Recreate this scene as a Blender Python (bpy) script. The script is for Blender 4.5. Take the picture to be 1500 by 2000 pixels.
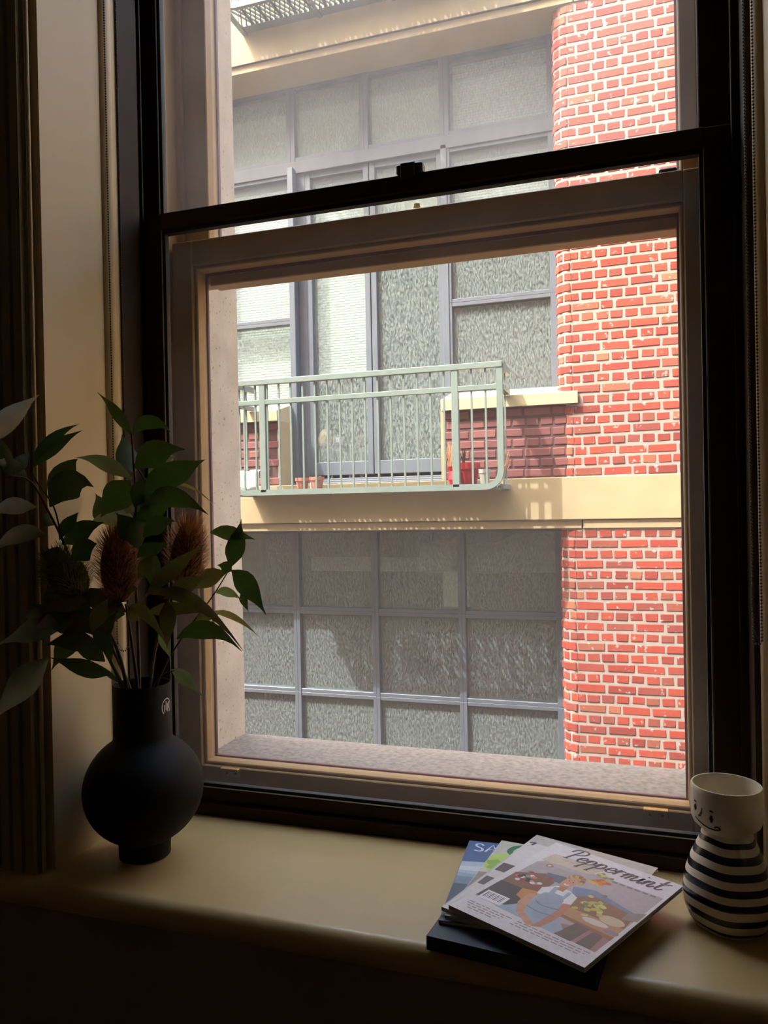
import bpy, bmesh, math, random
from mathutils import Vector, Matrix, Euler
random.seed(7)
sc = bpy.context.scene
for o in list(bpy.data.objects): bpy.data.objects.remove(o)
COL = sc.collection
R = math.radians
# ------------------------------------------------------------------ camera
CAM = Vector((0, 0, 0.6)); YAW, PITCH, ROLL, FPX = R(18.1886), R(-0.34065), R(-1.1082), 1500.0
_w = Vector((-math.sin(YAW)*math.cos(PITCH), math.cos(YAW)*math.cos(PITCH), math.sin(PITCH)))
_r0 = _w.cross(Vector((0, 0, 1))).normalized(); _u0 = _r0.cross(_w)
_r = _r0*math.cos(ROLL) + _u0*math.sin(ROLL); _u = _u0*math.cos(ROLL) - _r0*math.sin(ROLL)
cd = bpy.data.cameras.new('camera'); cam = bpy.data.objects.new('camera', cd); COL.objects.link(cam)
cd.sensor_fit = 'HORIZONTAL'; cd.sensor_width = 36; cd.lens = 36*FPX/1500; cd.clip_start = .02
cam.matrix_world = Matrix(((_r.x, _u.x, -_w.x, CAM.x), (_r.y, _u.y, -_w.y, CAM.y), (_r.z, _u.z, -_w.z, CAM.z), (0, 0, 0, 1)))
sc.camera = cam
# ------------------------------------------------------------------ light
world = bpy.data.worlds.new('sky'); sc.world = world; world.use_nodes = True
nt = world.node_tree; bg = nt.nodes['Background']; sky = nt.nodes.new('ShaderNodeTexSky')
sky.sky_type = 'NISHITA'; sky.sun_disc = False; sky.sun_elevation = R(58); sky.sun_rotation = R(227); sky.altitude = 50; sky.dust_density = 4.0
wb = nt.nodes.new('ShaderNodeMix'); wb.data_type = 'RGBA'; wb.blend_type = 'MULTIPLY'; wb.inputs[0].default_value = 1; wb.inputs[7].default_value = (1, .92, .80, 1)   # camera white balance
nt.links.new(sky.outputs[0], wb.inputs[6]); nt.links.new(wb.outputs[2], bg.inputs[0]); bg.inputs[1].default_value = 1.5
sl = bpy.data.lights.new('sun', 'SUN'); sun = bpy.data.objects.new('sun', sl); COL.objects.link(sun)
sl.energy = 5.4; sl.angle = R(0.53); sl.color = (1, .965, .91)
sun.rotation_euler = Vector((1.07, 1, -2.36)).to_track_quat('-Z', 'Y').to_euler(); sun.location = (-6, -5, 16)
sc.view_settings.view_transform = 'Standard'; sc.view_settings.look = 'None'; sc.view_settings.gamma = 1
sc.view_settings.use_curve_mapping = False; sc.view_settings.exposure = 1.08

# ------------------------------------------------------------------ helpers
def at(px, py, Y):
    d = _r*((px-750)/FPX) - _u*((py-1000)/FPX) + _w
    return CAM + d*(Y/d.y)
def s2l(c):
    return tuple((x/255/12.92 if x/255 <= .04045 else ((x/255+.055)/1.055)**2.4) for x in c)
class MB:
    def __init__(s): s.v = []; s.f = []; s.m = []; s.k = 0; s.mats = []
    def mi(s, m):
        if m not in s.mats: s.mats.append(m)
        s.k = s.mats.index(m); return s
    def add(s, vs, fs):
        b = len(s.v); s.v += [tuple(v) for v in vs]
        for f in fs: s.f.append([b+i for i in f]); s.m.append(s.k)
        return s
    def box(s, x0, x1, y0, y1, z0, z1, c=0):
        if c <= 0:
            v = [(x, y, z) for z in (z0, z1) for y in (y0, y1) for x in (x0, x1)]
            return s.add(v, [(0, 2, 3, 1), (4, 5, 7, 6), (0, 1, 5, 4), (2, 6, 7, 3), (0, 4, 6, 2), (1, 3, 7, 5)])
        bm = bmesh.new(); bmesh.ops.create_cube(bm, size=1)
        for v in bm.verts: v.co = Vector(((x0+x1)/2+v.co.x*(x1-x0), (y0+y1)/2+v.co.y*(y1-y0), (z0+z1)/2+v.co.z*(z1-z0)))
        bmesh.ops.bevel(bm, geom=bm.edges[:], offset=c, segments=1, affect='EDGES')
        bm.verts.index_update(); vs = [v.co[:] for v in bm.verts]; fs = [[v.index for v in f.verts] for f in bm.faces]; bm.free()
        return s.add(vs, fs)
    def tube(s, pts, r, n=6, caps=True):
        pts = [Vector(p) for p in pts]; L = len(pts); rs = r if isinstance(r, (list, tuple)) else [r]*L
        vs = []; ref = None
        for i, p in enumerate(pts):
            t = (pts[min(i+1, L-1)] - pts[max(i-1, 0)]).normalized()
            if ref is None: ref = t.cross(Vector((0, 0, 1)) if abs(t.z) < .9 else Vector((1, 0, 0))).normalized()
            a = (ref - t*ref.dot(t)).normalized(); ref = a; b = t.cross(a)
            vs += [p + a*math.cos(k*2*math.pi/n)*rs[i] + b*math.sin(k*2*math.pi/n)*rs[i] for k in range(n)]
        fs = [(i*n+k, i*n+(k+1) % n, (i+1)*n+(k+1) % n, (i+1)*n+k) for i in range(L-1) for k in range(n)]
        if caps: fs += [tuple(range(n-1, -1, -1)), tuple((L-1)*n+k for k in range(n))]
        return s.add(vs, fs)
    def lathe(s, prof, c, n=48):
        vs = [(c[0]+r*math.cos(k*2*math.pi/n), c[1]+r*math.sin(k*2*math.pi/n), c[2]+z) for r, z in prof for k in range(n)]
        fs = [(i*n+k, i*n+(k+1) % n, (i+1)*n+(k+1) % n, (i+1)*n+k) for i in range(len(prof)-1) for k in range(n)]
        return s.add(vs, fs)
    def barxz(s, pts, w, y0, y1):      # flat bar following a path in an XZ plane
        P = [Vector((a, 0, b)) for a, b in pts]; vs = []; L = len(P)
        for i, p in enumerate(P):
            t = (P[min(i+1, L-1)]-P[max(i-1, 0)]).normalized(); nrm = Vector((-t.z, 0, t.x))
            for sg, y in ((1, y0), (-1, y0), (-1, y1), (1, y1)): vs.append((p.x+nrm.x*sg*w/2, y, p.z+nrm.z*sg*w/2))
        fs = [(i*4+k, i*4+(k+1) % 4, (i+1)*4+(k+1) % 4, (i+1)*4+k) for i in range(L-1) for k in range(4)]
        fs += [(3, 2, 1, 0), tuple((L-1)*4+k for k in range(4))]
        return s.add(vs, fs)
    def mesh(s, name, smooth=False):
        me = bpy.data.meshes.new(name); me.from_pydata(s.v, [], s.f)
        for m in s.mats: me.materials.append(m)
        if len(s.mats) > 1: me.polygons.foreach_set('material_index', s.m)
        bm = bmesh.new(); bm.from_mesh(me); bmesh.ops.recalc_face_normals(bm, faces=bm.faces); bm.to_mesh(me); bm.free()
        if smooth:
            me.polygons.foreach_set('use_smooth', [True]*len(me.polygons))
            if smooth != 'all': me.set_sharp_from_angle(angle=R(40))
        me.update(); return me
    def build(s, name, m=None, parent=None, smooth=False, **kw):
        if m is not None: s.mats = [m]; s.m = [0]*len(s.f)
        return link(name, s.mesh(name, smooth), parent, **kw)
def link(name, data, parent=None, **kw):
    o = bpy.data.objects.new(name, data); COL.objects.link(o)
    if parent is not None: o.parent = parent; o.matrix_parent_inverse = Matrix.Translation(-parent.location) if parent.location.length else Matrix()
    for k, v in kw.items(): o[k] = v
    return o
def empty(name, loc, **kw):
    o = link(name, None, **kw); o.location = loc; o.empty_display_size = .05
    bpy.context.view_layer.update(); return o
def box(name, m, x0, x1, y0, y1, z0, z1, parent=None, c=0, **kw): return MB().box(x0, x1, y0, y1, z0, z1, c).build(name, m, parent, **kw)

# ------------------------------------------------------------------ materials
def nodes(name):
    m = bpy.data.materials.new(name); m.use_nodes = True; t = m.node_tree
    return m, t, t.nodes['Principled BSDF'], t.nodes['Material Output']
def N(t, kind, **kw):
    n = t.nodes.new(kind)
    for k, v in kw.items():
        if k in n.inputs: n.inputs[k].default_value = v
        else: setattr(n, k, v)
    return n
def noise(t, scale, detail=4, stretch=None, coord='Object', rough=.55):
    tc = N(t, 'ShaderNodeTexCoord'); n = N(t, 'ShaderNodeTexNoise', Scale=scale, Detail=detail, Roughness=rough)
    if stretch:
        mp = N(t, 'ShaderNodeMapping'); mp.inputs['Scale'].default_value = stretch
        t.links.new(tc.outputs[coord], mp.inputs[0]); t.links.new(mp.outputs[0], n.inputs[0])
    else: t.links.new(tc.outputs[coord], n.inputs[0])
    return n.outputs['Fac']
def ramp(t, fac, stops):
    r = N(t, 'ShaderNodeValToRGB'); e = r.color_ramp.elements
    e[0].position, e[0].color = stops[0][0], (*stops[0][1], 1); e[1].position, e[1].color = stops[-1][0], (*stops[-1][1], 1)
    for p, c in stops[1:-1]: x = e.new(p); x.color = (*c, 1)
    t.links.new(fac, r.inputs[0]); return r.outputs[0]
def mixc(t, fac, a, b, mode='MIX'):
    n = N(t, 'ShaderNodeMix', data_type='RGBA', blend_type=mode)
    for i, v in ((0, fac), (6, a), (7, b)):
        if isinstance(v, (int, float)): n.inputs[i].default_value = v
        elif isinstance(v, tuple): n.inputs[i].default_value = (*v[:3], 1)
        else: t.links.new(v, n.inputs[i])
    return n.outputs[2]
def bump(t, b, fac, strength=.2, dist=.002):
    n = N(t, 'ShaderNodeBump', Strength=strength, Distance=dist); t.links.new(fac, n.inputs['Height']); t.links.new(n.outputs[0], b.inputs['Normal'])
def mat(name, c, rough=.5, var=.12, scale=8, metal=0, bmp=0, bscale=60, spec=.5, stretch=None, coat=0):
    m, t, b, o = nodes(name); c = s2l(c)
    b.inputs['Roughness'].default_value = rough; b.inputs['Metallic'].default_value = metal; b.inputs['Specular IOR Level'].default_value = spec
    b.inputs['Coat Weight'].default_value = coat
    if var:
        f = noise(t, scale, stretch=stretch)
        t.links.new(ramp(t, f, [(.3, tuple(x*(1-var) for x in c)), (.7, tuple(min(1, x*(1+var)) for x in c))]), b.inputs['Base Color'])
    else: b.inputs['Base Color'].default_value = (*c, 1)
    if bmp: bump(t, b, noise(t, bscale, stretch=stretch), bmp)
    return m
M = {}
M['plaster'] = mat('cream_paint', (206, 182, 142), .5, .05, 3, bmp=.08, bscale=25)
M['room'] = mat('room_paint', (206, 192, 166), .8, .05, 2)
M['darkwood'] = mat('dark_casing', (150, 132, 98), .5, .12, 6, stretch=(30, 30, 1))
M['panel'] = mat('panel_below_sill', (150, 132, 100), .6, .08, 5)
M['bronze'] = mat('bronze_aluminium', (52, 35, 20), .6, .05, 20, spec=.15)
M['edge'] = mat('aluminium_edge_highlight', (190, 185, 178), .3, 0, metal=.8)  # bright strips stand in for glints along the frame chamfers
M['rubber'] = mat('black_seal', (16, 15, 14), .6, 0)
M['black'] = mat('black_plastic', (20, 19, 18), .4, 0)
M['brass'] = mat('worn_brass', (214, 178, 108), .32, .25, 90, metal=.8)
M['maroon'] = mat('maroon_exterior_paint', (104, 46, 50), .6, .2, 40)
M['timber'] = mat('old_cream_timber_paint', (170, 130, 80), .45, .1, 14, bmp=.15, bscale=90)
M['chain'] = mat('steel_beads', (58, 50, 40), .3, 0, metal=.3)
M['floorm'] = mat('floorboards', (96, 72, 50), .45, .2, 4, stretch=(1, 12, 1))
M['ceil'] = mat('ceiling_white', (200, 194, 184), .9, .03)
M['beige'] = mat('cream_render', (154, 139, 110), .85, .07, 5, bmp=.25, bscale=40)
M['sillstone'] = mat('sandstone_sill', (168, 156, 126), .85, .1, 18, bmp=.3, bscale=60)
M['steel'] = mat('blue_grey_window_steel', (84, 91, 104), .45, .12, 10, stretch=(1, 1, .3))
M['rail'] = mat('sage_grey_rail_paint', (105, 119, 116), .45, .08, 12)
M['ground'] = mat('alley_asphalt', (90, 86, 80), .9, .1, 3)
M['white'] = mat('white_enamel', (232, 230, 224), .5, .03)
M['blind'] = mat('blind_slat', (238, 236, 226), .6, .02)
M['roller'] = mat('roller_blind', (196, 196, 172), .8, .05, 20)
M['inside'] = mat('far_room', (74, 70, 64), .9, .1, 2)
M['duct'] = mat('duct_grey', (190, 184, 174), .5, .05)
def sill_mat():
    m, t, b, o = nodes('glossy_cream_sill_paint'); c = s2l((194, 164, 110))
    f = noise(t, 4); col = ramp(t, f, [(.3, tuple(x*.93 for x in c)), (.7, tuple(x*1.05 for x in c))])
    sc_ = ramp(t, noise(t, 26, 3, (1, .18, 1)), [(.71, (0, 0, 0)), (.74, (1, 1, 1))])
    t.links.new(mixc(t, sc_, col, tuple(x*.55 for x in c)), b.inputs['Base Color'])
    rr = N(t, 'ShaderNodeMapRange'); rr.inputs[3].default_value = .24; rr.inputs[4].default_value = .42
    t.links.new(noise(t, 9), rr.inputs[0]); t.links.new(rr.outputs[0], b.inputs['Roughness'])
    bump(t, b, noise(t, 30), .12, .002); return m
M['sill'] = sill_mat()
def stone_mat():
    m, t, b, o = nodes('weathered_pink_grey_stone'); b.inputs['Roughness'].default_value = .9
    a = ramp(t, noise(t, 7), [(.3, s2l((182, 158, 134))), (.7, s2l((208, 184, 158)))])
    sp = ramp(t, noise(t, 130, 2), [(.64, (0, 0, 0)), (.72, (1, 1, 1))])
    t.links.new(mixc(t, sp, a, s2l((130, 106, 90))), b.inputs['Base Color']); bump(t, b, noise(t, 90), .3, .002); return m
M['stone'] = stone_mat()
M['stonesill'] = mat('dimmed_stone_sill', (132, 116, 102), .92, .32, 90, bmp=.35, bscale=110)  # speckled stone, coloured darker than the jambs to offset skylight on its top
def brick_mat(name, stops, paint):
    m, t, b, o = nodes(name); b.inputs['Roughness'].default_value = .88
    oi = N(t, 'ShaderNodeObjectInfo'); ge = N(t, 'ShaderNodeNewGeometry')
    ad = N(t, 'ShaderNodeMath', operation='ADD'); fr = N(t, 'ShaderNodeMath', operation='FRACT')
    t.links.new(oi.outputs['Random'], ad.inputs[0]); t.links.new(ge.outputs['Random Per Island'], ad.inputs[1]); t.links.new(ad.outputs[0], fr.inputs[0])
    base = ramp(t, fr.outputs[0], stops)
    pos = ge.outputs['Position']
    def pn(scale, d=4):
        n = N(t, 'ShaderNodeTexNoise', Scale=scale, Detail=d); t.links.new(pos, n.inputs[0]); return n.outputs['Fac']
    g = ramp(t, pn(60), [(.25, (.82, .8, .8)), (.75, (1.12, 1.1, 1.08))])
    c = mixc(t, 1.0, base, g, 'MULTIPLY')
    p = ramp(t, pn(22, 6), [(paint, (0, 0, 0)), (paint+.05, (1, 1, 1))])
    t.links.new(mixc(t, p, c, s2l((140, 131, 126))), b.inputs['Base Color']); bump(t, b, pn(120), .4, .004); return m
M['brick'] = brick_mat('red_brick', [(0, s2l((116, 44, 36))), (.3, s2l((140, 52, 40))), (.6, s2l((148, 60, 43))), (.8, s2l((120, 54, 48))), (.95, s2l((130, 72, 56))), (1, s2l((152, 94, 70)))], .635)
M['brickm'] = brick_mat('mauve_coated_brick', [(0, s2l((96, 56, 59))), (.5, s2l((110, 64, 63))), (1, s2l((124, 78, 75)))], .72)
M['mortar'] = mat('white_lime_mortar', (138, 130, 126), .95, .1, 14, bmp=.4, bscale=70)
M['mortarm'] = mat('mauve_mortar', (82, 55, 55), .95, .12, 20, bmp=.3, bscale=70)
def sheen(t, f0):            # reflectance of one glass face, the same from both sides
    lw = N(t, 'ShaderNodeLayerWeight', Blend=.5); pw = N(t, 'ShaderNodeMath', operation='POWER'); pw.inputs[1].default_value = 5
    ma = N(t, 'ShaderNodeMath', operation='MULTIPLY_ADD'); ma.inputs[1].default_value = .75; ma.inputs[2].default_value = f0
    t.links.new(lw.outputs['Facing'], pw.inputs[0]); t.links.new(pw.outputs[0], ma.inputs[0]); return ma.outputs[0]
def glass_far(name, lo, hi, tint, dustc, stretch=(1, 1, .4)):
    m, t, b, o = nodes(name); t.nodes.remove(b)
    tr = N(t, 'ShaderNodeBsdfTransparent', Color=(*tint, 1)); df = N(t, 'ShaderNodeBsdfDiffuse', Color=(*s2l(dustc), 1)); gl = N(t, 'ShaderNodeBsdfGlossy', Roughness=.04)
    rg = N(t, 'ShaderNodeMapRange'); rg.inputs[1].default_value = .40; rg.inputs[2].default_value = .64; rg.inputs[3].default_value = lo; rg.inputs[4].default_value = hi
    t.links.new(noise(t, 75, 5, stretch, rough=.75), rg.inputs[0])
    m1 = N(t, 'ShaderNodeMixShader'); m2 = N(t, 'ShaderNodeMixShader'); fz = sheen(t, .035)
    t.links.new(rg.outputs[0], m1.inputs[0]); t.links.new(tr.outputs[0], m1.inputs[1]); t.links.new(df.outputs[0], m1.inputs[2])
    t.links.new(fz, m2.inputs[0]); t.links.new(m1.outputs[0], m2.inputs[1]); t.links.new(gl.outputs[0], m2.inputs[2])
    t.links.new(m2.outputs[0], o.inputs[0]); return m
M['fglass'] = glass_far('dusty_far_glass', .035, .31, (.80, .85, .87), (178, 190, 194))
def glass_near(name, haze):
    m, t, b, o = nodes(name); t.nodes.remove(b)
    tr = N(t, 'ShaderNodeBsdfTransparent', Color=(.97, .98, .97, 1)); gl = N(t, 'ShaderNodeBsdfGlossy', Roughness=.02); tl = N(t, 'ShaderNodeBsdfTranslucent', Color=(.9, .88, .86, 1))
    m1 = N(t, 'ShaderNodeMixShader'); m2 = N(t, 'ShaderNodeMixShader'); fz = sheen(t, .012)
    rg = N(t, 'ShaderNodeMapRange'); rg.inputs[1].default_value = .3; rg.inputs[2].default_value = .75; rg.inputs[3].default_value = haze*.7; rg.inputs[4].default_value = haze*1.35
    t.links.new(noise(t, 7, 6), rg.inputs[0]); t.links.new(rg.outputs[0], m1.inputs[0])
    t.links.new(tr.outputs[0], m1.inputs[1]); t.links.new(tl.outputs[0], m1.inputs[2])
    t.links.new(fz, m2.inputs[0]); t.links.new(m1.outputs[0], m2.inputs[1]); t.links.new(gl.outputs[0], m2.inputs[2])
    t.links.new(m2.outputs[0], o.inputs[0]); return m
M['glass_lo'] = glass_near('window_glass', .015)
M['glass_up'] = glass_near('dusty_upper_window_glass', .05)
def leaf_mat(name, c, tl=.12):
    m, t, b, o = nodes(name); c = s2l(c); b.inputs['Roughness'].default_value = .42
    t.links.new(ramp(t, noise(t, 40), [(.3, tuple(x*.8 for x in c)), (.7, tuple(x*1.2 for x in c))]), b.inputs['Base Color'])
    tn = N(t, 'ShaderNodeBsdfTranslucent', Color=(c[0]*1.5, c[1]*2.0, c[2]*.8, 1)); mx = N(t, 'ShaderNodeMixShader', Fac=tl)
    t.links.new(b.outputs[0], mx.inputs[1]); t.links.new(tn.outputs[0], mx.inputs[2]); t.links.new(mx.outputs[0], o.inputs[0]); return m
M['leaf'] = leaf_mat('dark_green_leaf', (68, 84, 48), .16); M['leafpale'] = leaf_mat('pale_leaf_underside', (150, 156, 136), .15)
M['leafolive'] = leaf_mat('olive_leaf', (108, 94, 64), .16); M['leafdry'] = leaf_mat('dry_leaf', (170, 150, 120), .2)
M['stem'] = mat('brown_stem', (74, 56, 40), .7, .15, 40); M['stemg'] = mat('green_stem', (84, 96, 50), .6, .15, 40)
M['banksia'] = mat('rust_bristle', (176, 106, 60), .8, .25, 60); M['banksiatip'] = mat('straw_bristle', (206, 158, 100), .8, .2, 60); M['banksiacore'] = mat('dark_bristle_core', (86, 48, 28), .9, .2, 60)
M['ygreen'] = mat('yellow_green_bristle', (132, 122, 46), .8, .25, 60); M['ygcore'] = mat('green_bristle_core', (70, 72, 30), .9, .2, 60)
M['vase'] = mat('matt_black_ceramic', (22, 21, 22), .7, .05, 30, spec=.22)
M['cupwhite'] = mat('cream_stoneware', (222, 206, 180), .5, .05, 30); M['cupblue'] = mat('navy_black_glaze', (22, 24, 36), .22, .1, 30)
M['terracotta'] = mat('pink_terracotta', (170, 114, 100), .8, .08, 20); M['redpot'] = mat('red_plastic', (150, 28, 32), .4, .05); M['redcloth'] = mat('red_foil', (206, 34, 48), .6, .1)
M['grey'] = mat('mid_grey', (150, 146, 140), .7, .06); M['straw'] = mat('dry_straw', (196, 150, 110), .9, .2, 40); M['wicker'] = mat('wicker', (206, 170, 124), .8, .15, 60)
M['clothw'] = mat('patterned_cloth', (228, 236, 240), .9, .12, 30)

# ------------------------------------------------------------------ room shell
FZ, CZ = -.78, 3.15; XL, XR = -2.6, 2.0; YB, YF = -2.6, 1.05; WT = 2.9
def struct(name, mb, m, parent=None, smooth=False, **kw): return mb.build(name, m, parent, smooth, kind='structure', **kw)
struct('floor', MB().box(XL-.1, XR+.1, YB-.1, 1.55, FZ-.1, FZ), M['floorm'], label='dark timber floor of the dim room', category='floor')
struct('ceiling', MB().box(XL-.1, XR+.1, YB-.1, 1.55, CZ, CZ+.1), M['ceil'], label='plain white ceiling above the dim room', category='ceiling')
struct('wall_back', MB().box(XL, XR, YB-.1, YB, FZ, CZ), M['room'], label='plain wall behind the camera', category='wall')
struct('wall_left', MB().box(XL-.1, XL, YB-.1, 1.55, FZ, CZ), M['room'], label='plain painted wall at the left of the room', category='wall')
struct('wall_right', MB().box(XR, XR+.1, YB-.1, 1.55, FZ, CZ), M['room'], label='plain painted wall at the right of the room', category='wall')
RX0, RX1 = .172, .215            # right reveal, slightly splayed
wf = empty('wall_front', (0, 1.05, FZ), kind='structure', label='shadowed window wall with deep cream painted reveals', category='wall')
b = MB().box(XL, -.94, 1.05, 1.26, FZ, CZ).box(XL, -1.0, 1.26, 1.55, FZ, CZ); b.build('left_pier', M['plaster'], wf)
b = MB(); v = [(XR, 1.05), (RX1, 1.05), (RX0, 1.26), (.235, 1.26), (.235, 1.55), (XR, 1.55)]
n_ = len(v); b.add([(x, y, z) for z in (FZ, CZ) for x, y in v], [tuple(range(n_)), tuple(range(2*n_-1, n_-1, -1))]+[(i, (i+1) % n_, n_+(i+1) % n_, n_+i) for i in range(n_)])
b.build('right_pier', M['plaster'], wf)
box('header', M['plaster'], -1.0, .235, 1.05, 1.55, WT, CZ, wf)
box('apron', M['panel'], XL, XR, 1.04, 1.05, FZ, -.045, wf); box('apron_core', M['panel'], -1.0, .235, 1.05, 1.55, FZ, -.045, wf)
# round staff bead in each reveal next to the secondary window
MB().tube([(-.947, 1.222, 0), (-.947, 1.222, WT)], .018, 12).build('staff_bead', M['plaster'], wf, 'all')
MB().tube([(RX0+.012, 1.228, 0), (RX0+.012, 1.228, WT)], .016, 12).build('staff_bead', M['plaster'], wf, 'all')
# sill board with a rounded nose
prof = [(1.30, -.045), (1.018, -.045)] + [(1.018-.020*math.sin(a), -.0225-.0225*math.cos(a)) for a in [R(k) for k in range(15, 180, 15)]] + [(1.018, 0), (1.335, 0), (1.335, -.045)]
b = MB(); n_ = len(prof); xs = (-1.25, .62)
b.add([(x, y, z) for x in xs for y, z in prof], [tuple(range(n_)), tuple(range(2*n_-1, n_-1, -1))]+[(i, (i+1) % n_, n_+(i+1) % n_, n_+i) for i in range(n_)])
struct('trim_1', b, M['sill'], smooth=True, label='glossy cream painted timber window sill with a rounded front edge', category='window sill')
# fluted casing on both sides of the niche
def casing(name, x0, x1, beadx, label):
    t = empty(name, ((x0+x1)/2, 1.05, 0), kind='structure', label=label, category='trim')
    b = MB(); n = 7; pts = []
    for i in range(n):
        a0 = x0+(x1-x0)*i/n; w = (x1-x0)/n
        pts += [(a0, 1.028), (a0+w*.15, 1.024), (a0+w*.85, 1.024), (a0+w*.93, 1.03)]
    pts += [(x1, 1.03), (x1, 1.05), (x0, 1.05)]; k = len(pts)
    b.add([(x, y, z) for z in (0, CZ-.3) for x, y in pts], [tuple(range(k)), tuple(range(2*k-1, k-1, -1))]+[(i, (i+1) % k, k+(i+1) % k, k+i) for i in range(k)])
    b.build('fluted_board', M['darkwood'], t)
    MB().tube([(beadx, 1.037, 0), (beadx, 1.037, CZ-.3)], .0036, 10).build('edge_bead', M['plaster'], t, 'all')
casing('trim_2', -1.13, -.957, -.951, 'dark fluted timber casing at the left edge of the window niche')
casing('trim_3', .240, .41, .233, 'dark fluted timber casing at the right edge of the window niche')
# ------------------------------------------------------------------ our own outside wall, stone jambs and stone sill
wo = empty('wall_outside', (0, 1.7, 0), kind='structure', label='outside wall of this building with weathered stone window surround', category='wall')
b = MB().box(-25, -1.25, 1.55, 1.70, -6, 10).box(.45, 25, 1.55, 1.70, -6, 10).box(-1.25, .45, 1.55, 1.70, 2.95, 10).box(-1.25, .45, 1.55, 1.70, -6, -.1)  # unseen height and length added to keep skylight off the facade opposite
b.build('wall_face', M['stone'], wo)
box('stone_jamb', M['stone'], -1.25, -.932, 1.55, 1.705, .0, 2.95, wo, c=.006)
box('stone_jamb', M['stone'], .135, .45, 1.55, 1.705, .0, 2.95, wo, c=.006)
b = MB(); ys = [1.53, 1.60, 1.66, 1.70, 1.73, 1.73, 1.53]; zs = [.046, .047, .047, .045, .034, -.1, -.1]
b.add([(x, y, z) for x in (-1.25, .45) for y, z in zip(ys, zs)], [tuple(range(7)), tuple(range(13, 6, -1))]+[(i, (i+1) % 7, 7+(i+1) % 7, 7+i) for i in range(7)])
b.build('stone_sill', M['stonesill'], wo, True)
struct('ground', MB().box(-25, 25, 1.7, 6.9, -6.1, -6), M['ground'], label='unseen alley ground far below between the two buildings', category='ground')  # out of view, added for the light it bounces up the alley

# ------------------------------------------------------------------ secondary glazing (bronze aluminium)
w1 = empty('window_1', (-.39, 1.33, 0), kind='structure', label='dark bronze aluminium secondary sliding window nearest the room', category='window')
fr = MB().box(-.945, -.936, 1.255, 1.33, .0, WT).box(-1.0, -.985, 1.33, 1.42, 0, WT).box(-.99, -.936, 1.315, 1.328, 0, WT, .001)
fr.box(.163, .171, 1.255, 1.33, 0, WT).box(.19, .205, 1.33, 1.42, 0, WT).box(.151, .2, 1.315, 1.328, 0, WT, .001)
fr.box(-.99, .2, 1.322, 1.425, 0, .0235, .0015).box(-1.0, .2, 1.33, 1.42, WT-.03, WT)
fo = fr.build('outer_frame', M['bronze'], w1)
def member(name, m, parent, *a, c=.0015): return box(name, m, *a, parent, c=c)
ls = MB().box(-.942, -.8985, 1.331, 1.357, .026, 1.197, .0015).build('lower_sash', M['bronze'], w1)
member('sash_stile', M['bronze'], ls, .112, .152, 1.331, 1.357, .026, 1.197)
member('bottom_rail', M['bronze'], ls, -.8985, .112, 1.333, 1.357, .026, .051)
member('meeting_rail', M['bronze'], ls, -.8985, .112, 1.329, 1.357, 1.166, 1.1975)
box('highlight_strip', M['edge'], -.8985, .112, 1.3335, 1.336, .0512, .0524, ls)
box('highlight_strip', M['edge'], -.8983, -.8972, 1.333, 1.336, .052, 1.166, ls)
box('highlight_strip', M['edge'], .1108, .1119, 1.333, 1.336, .052, 1.166, ls)
for a in ((-.8972, -.892, 1.338, 1.35, .052, 1.166), (.105, .1108, 1.338, 1.35, .052, 1.166), (-.892, .105, 1.338, 1.35, .052, .058), (-.892, .105, 1.338, 1.35, 1.159, 1.166)): box('glazing_seal', M['rubber'], *a, ls)
box('pane', M['glass_lo'], -.895, .109, 1.343, 1.346, .053, 1.165, ls)
us = MB().box(-.985, -.9285, 1.372, 1.398, 1.176, WT-.03, .0015).build('upper_sash', M['bronze'], w1)
member('sash_stile', M['bronze'], us, .108, .19, 1.372, 1.398, 1.176, WT-.03)
member('bottom_rail', M['bronze'], us, -.9285, .108, 1.372, 1.398, 1.177, 1.201)
member('top_rail', M['bronze'], us, -.9285, .108, 1.372, 1.398, WT-.07, WT-.03)
box('highlight_strip', M['edge'], -.9283, -.9272, 1.373, 1.376, 1.201, WT-.07, us)
box('glazing_seal', M['rubber'], -.9272, -.921, 1.378, 1.392, 1.201, WT-.07, us)
box('pane', M['glass_up'], -.926, .106, 1.384, 1.387, 1.199, WT-.06, us)
lt = MB().box(-.401, -.352, 1.326, 1.350, 1.1975, 1.2165, .003).box(-.392, -.365, 1.322, 1.330, 1.188, 1.2165, .002)
lt.build('latch', M['black'], ls, label='small black plastic latch'); box('latch_keeper', M['black'], -.392, -.352, 1.36, 1.371, 1.179, 1.192, us, c=.002)

# ------------------------------------------------------------------ old timber sash window
w2 = empty('window_2', (-.39, 1.45, 0), kind='structure', label='old cream painted timber double hung sash window behind the bronze one', category='window')
T = M['timber']
b = MB().box(-1.0, -.958, 1.425, 1.55, 0, WT, .002).box(.15, .235, 1.425, 1.55, 0, WT, .002).box(-1.0, .235, 1.425, 1.55, WT-.05, WT).box(-1.0, .235, 1.425, 1.55, -.04, .004)
b.build('box_frame', T, w2)
for x in (-.953, .146): MB().tube([(x, 1.432, 0), (x, 1.432, WT-.05)], .007, 10).build('stop_bead', T, w2, 'all')
for x in (-.95, .142): box('parting_bead', T, x-.007, x+.007, 1.487, 1.494, 0, WT-.05, w2, c=.001)
ls2 = MB().box(-.945, -.897, 1.442, 1.485, .006, 1.180, .002).build('lower_sash', T, w2)
member('sash_stile', T, ls2, .087, .138, 1.442, 1.485, .006, 1.180, c=.002)
member('bottom_rail', T, ls2, -.897, .087, 1.442, 1.485, .006, .054, c=.002)
member('top_rail', T, ls2, -.897, .087, 1.442, 1.485, 1.127, 1.180, c=.002)
b = MB()
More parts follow.
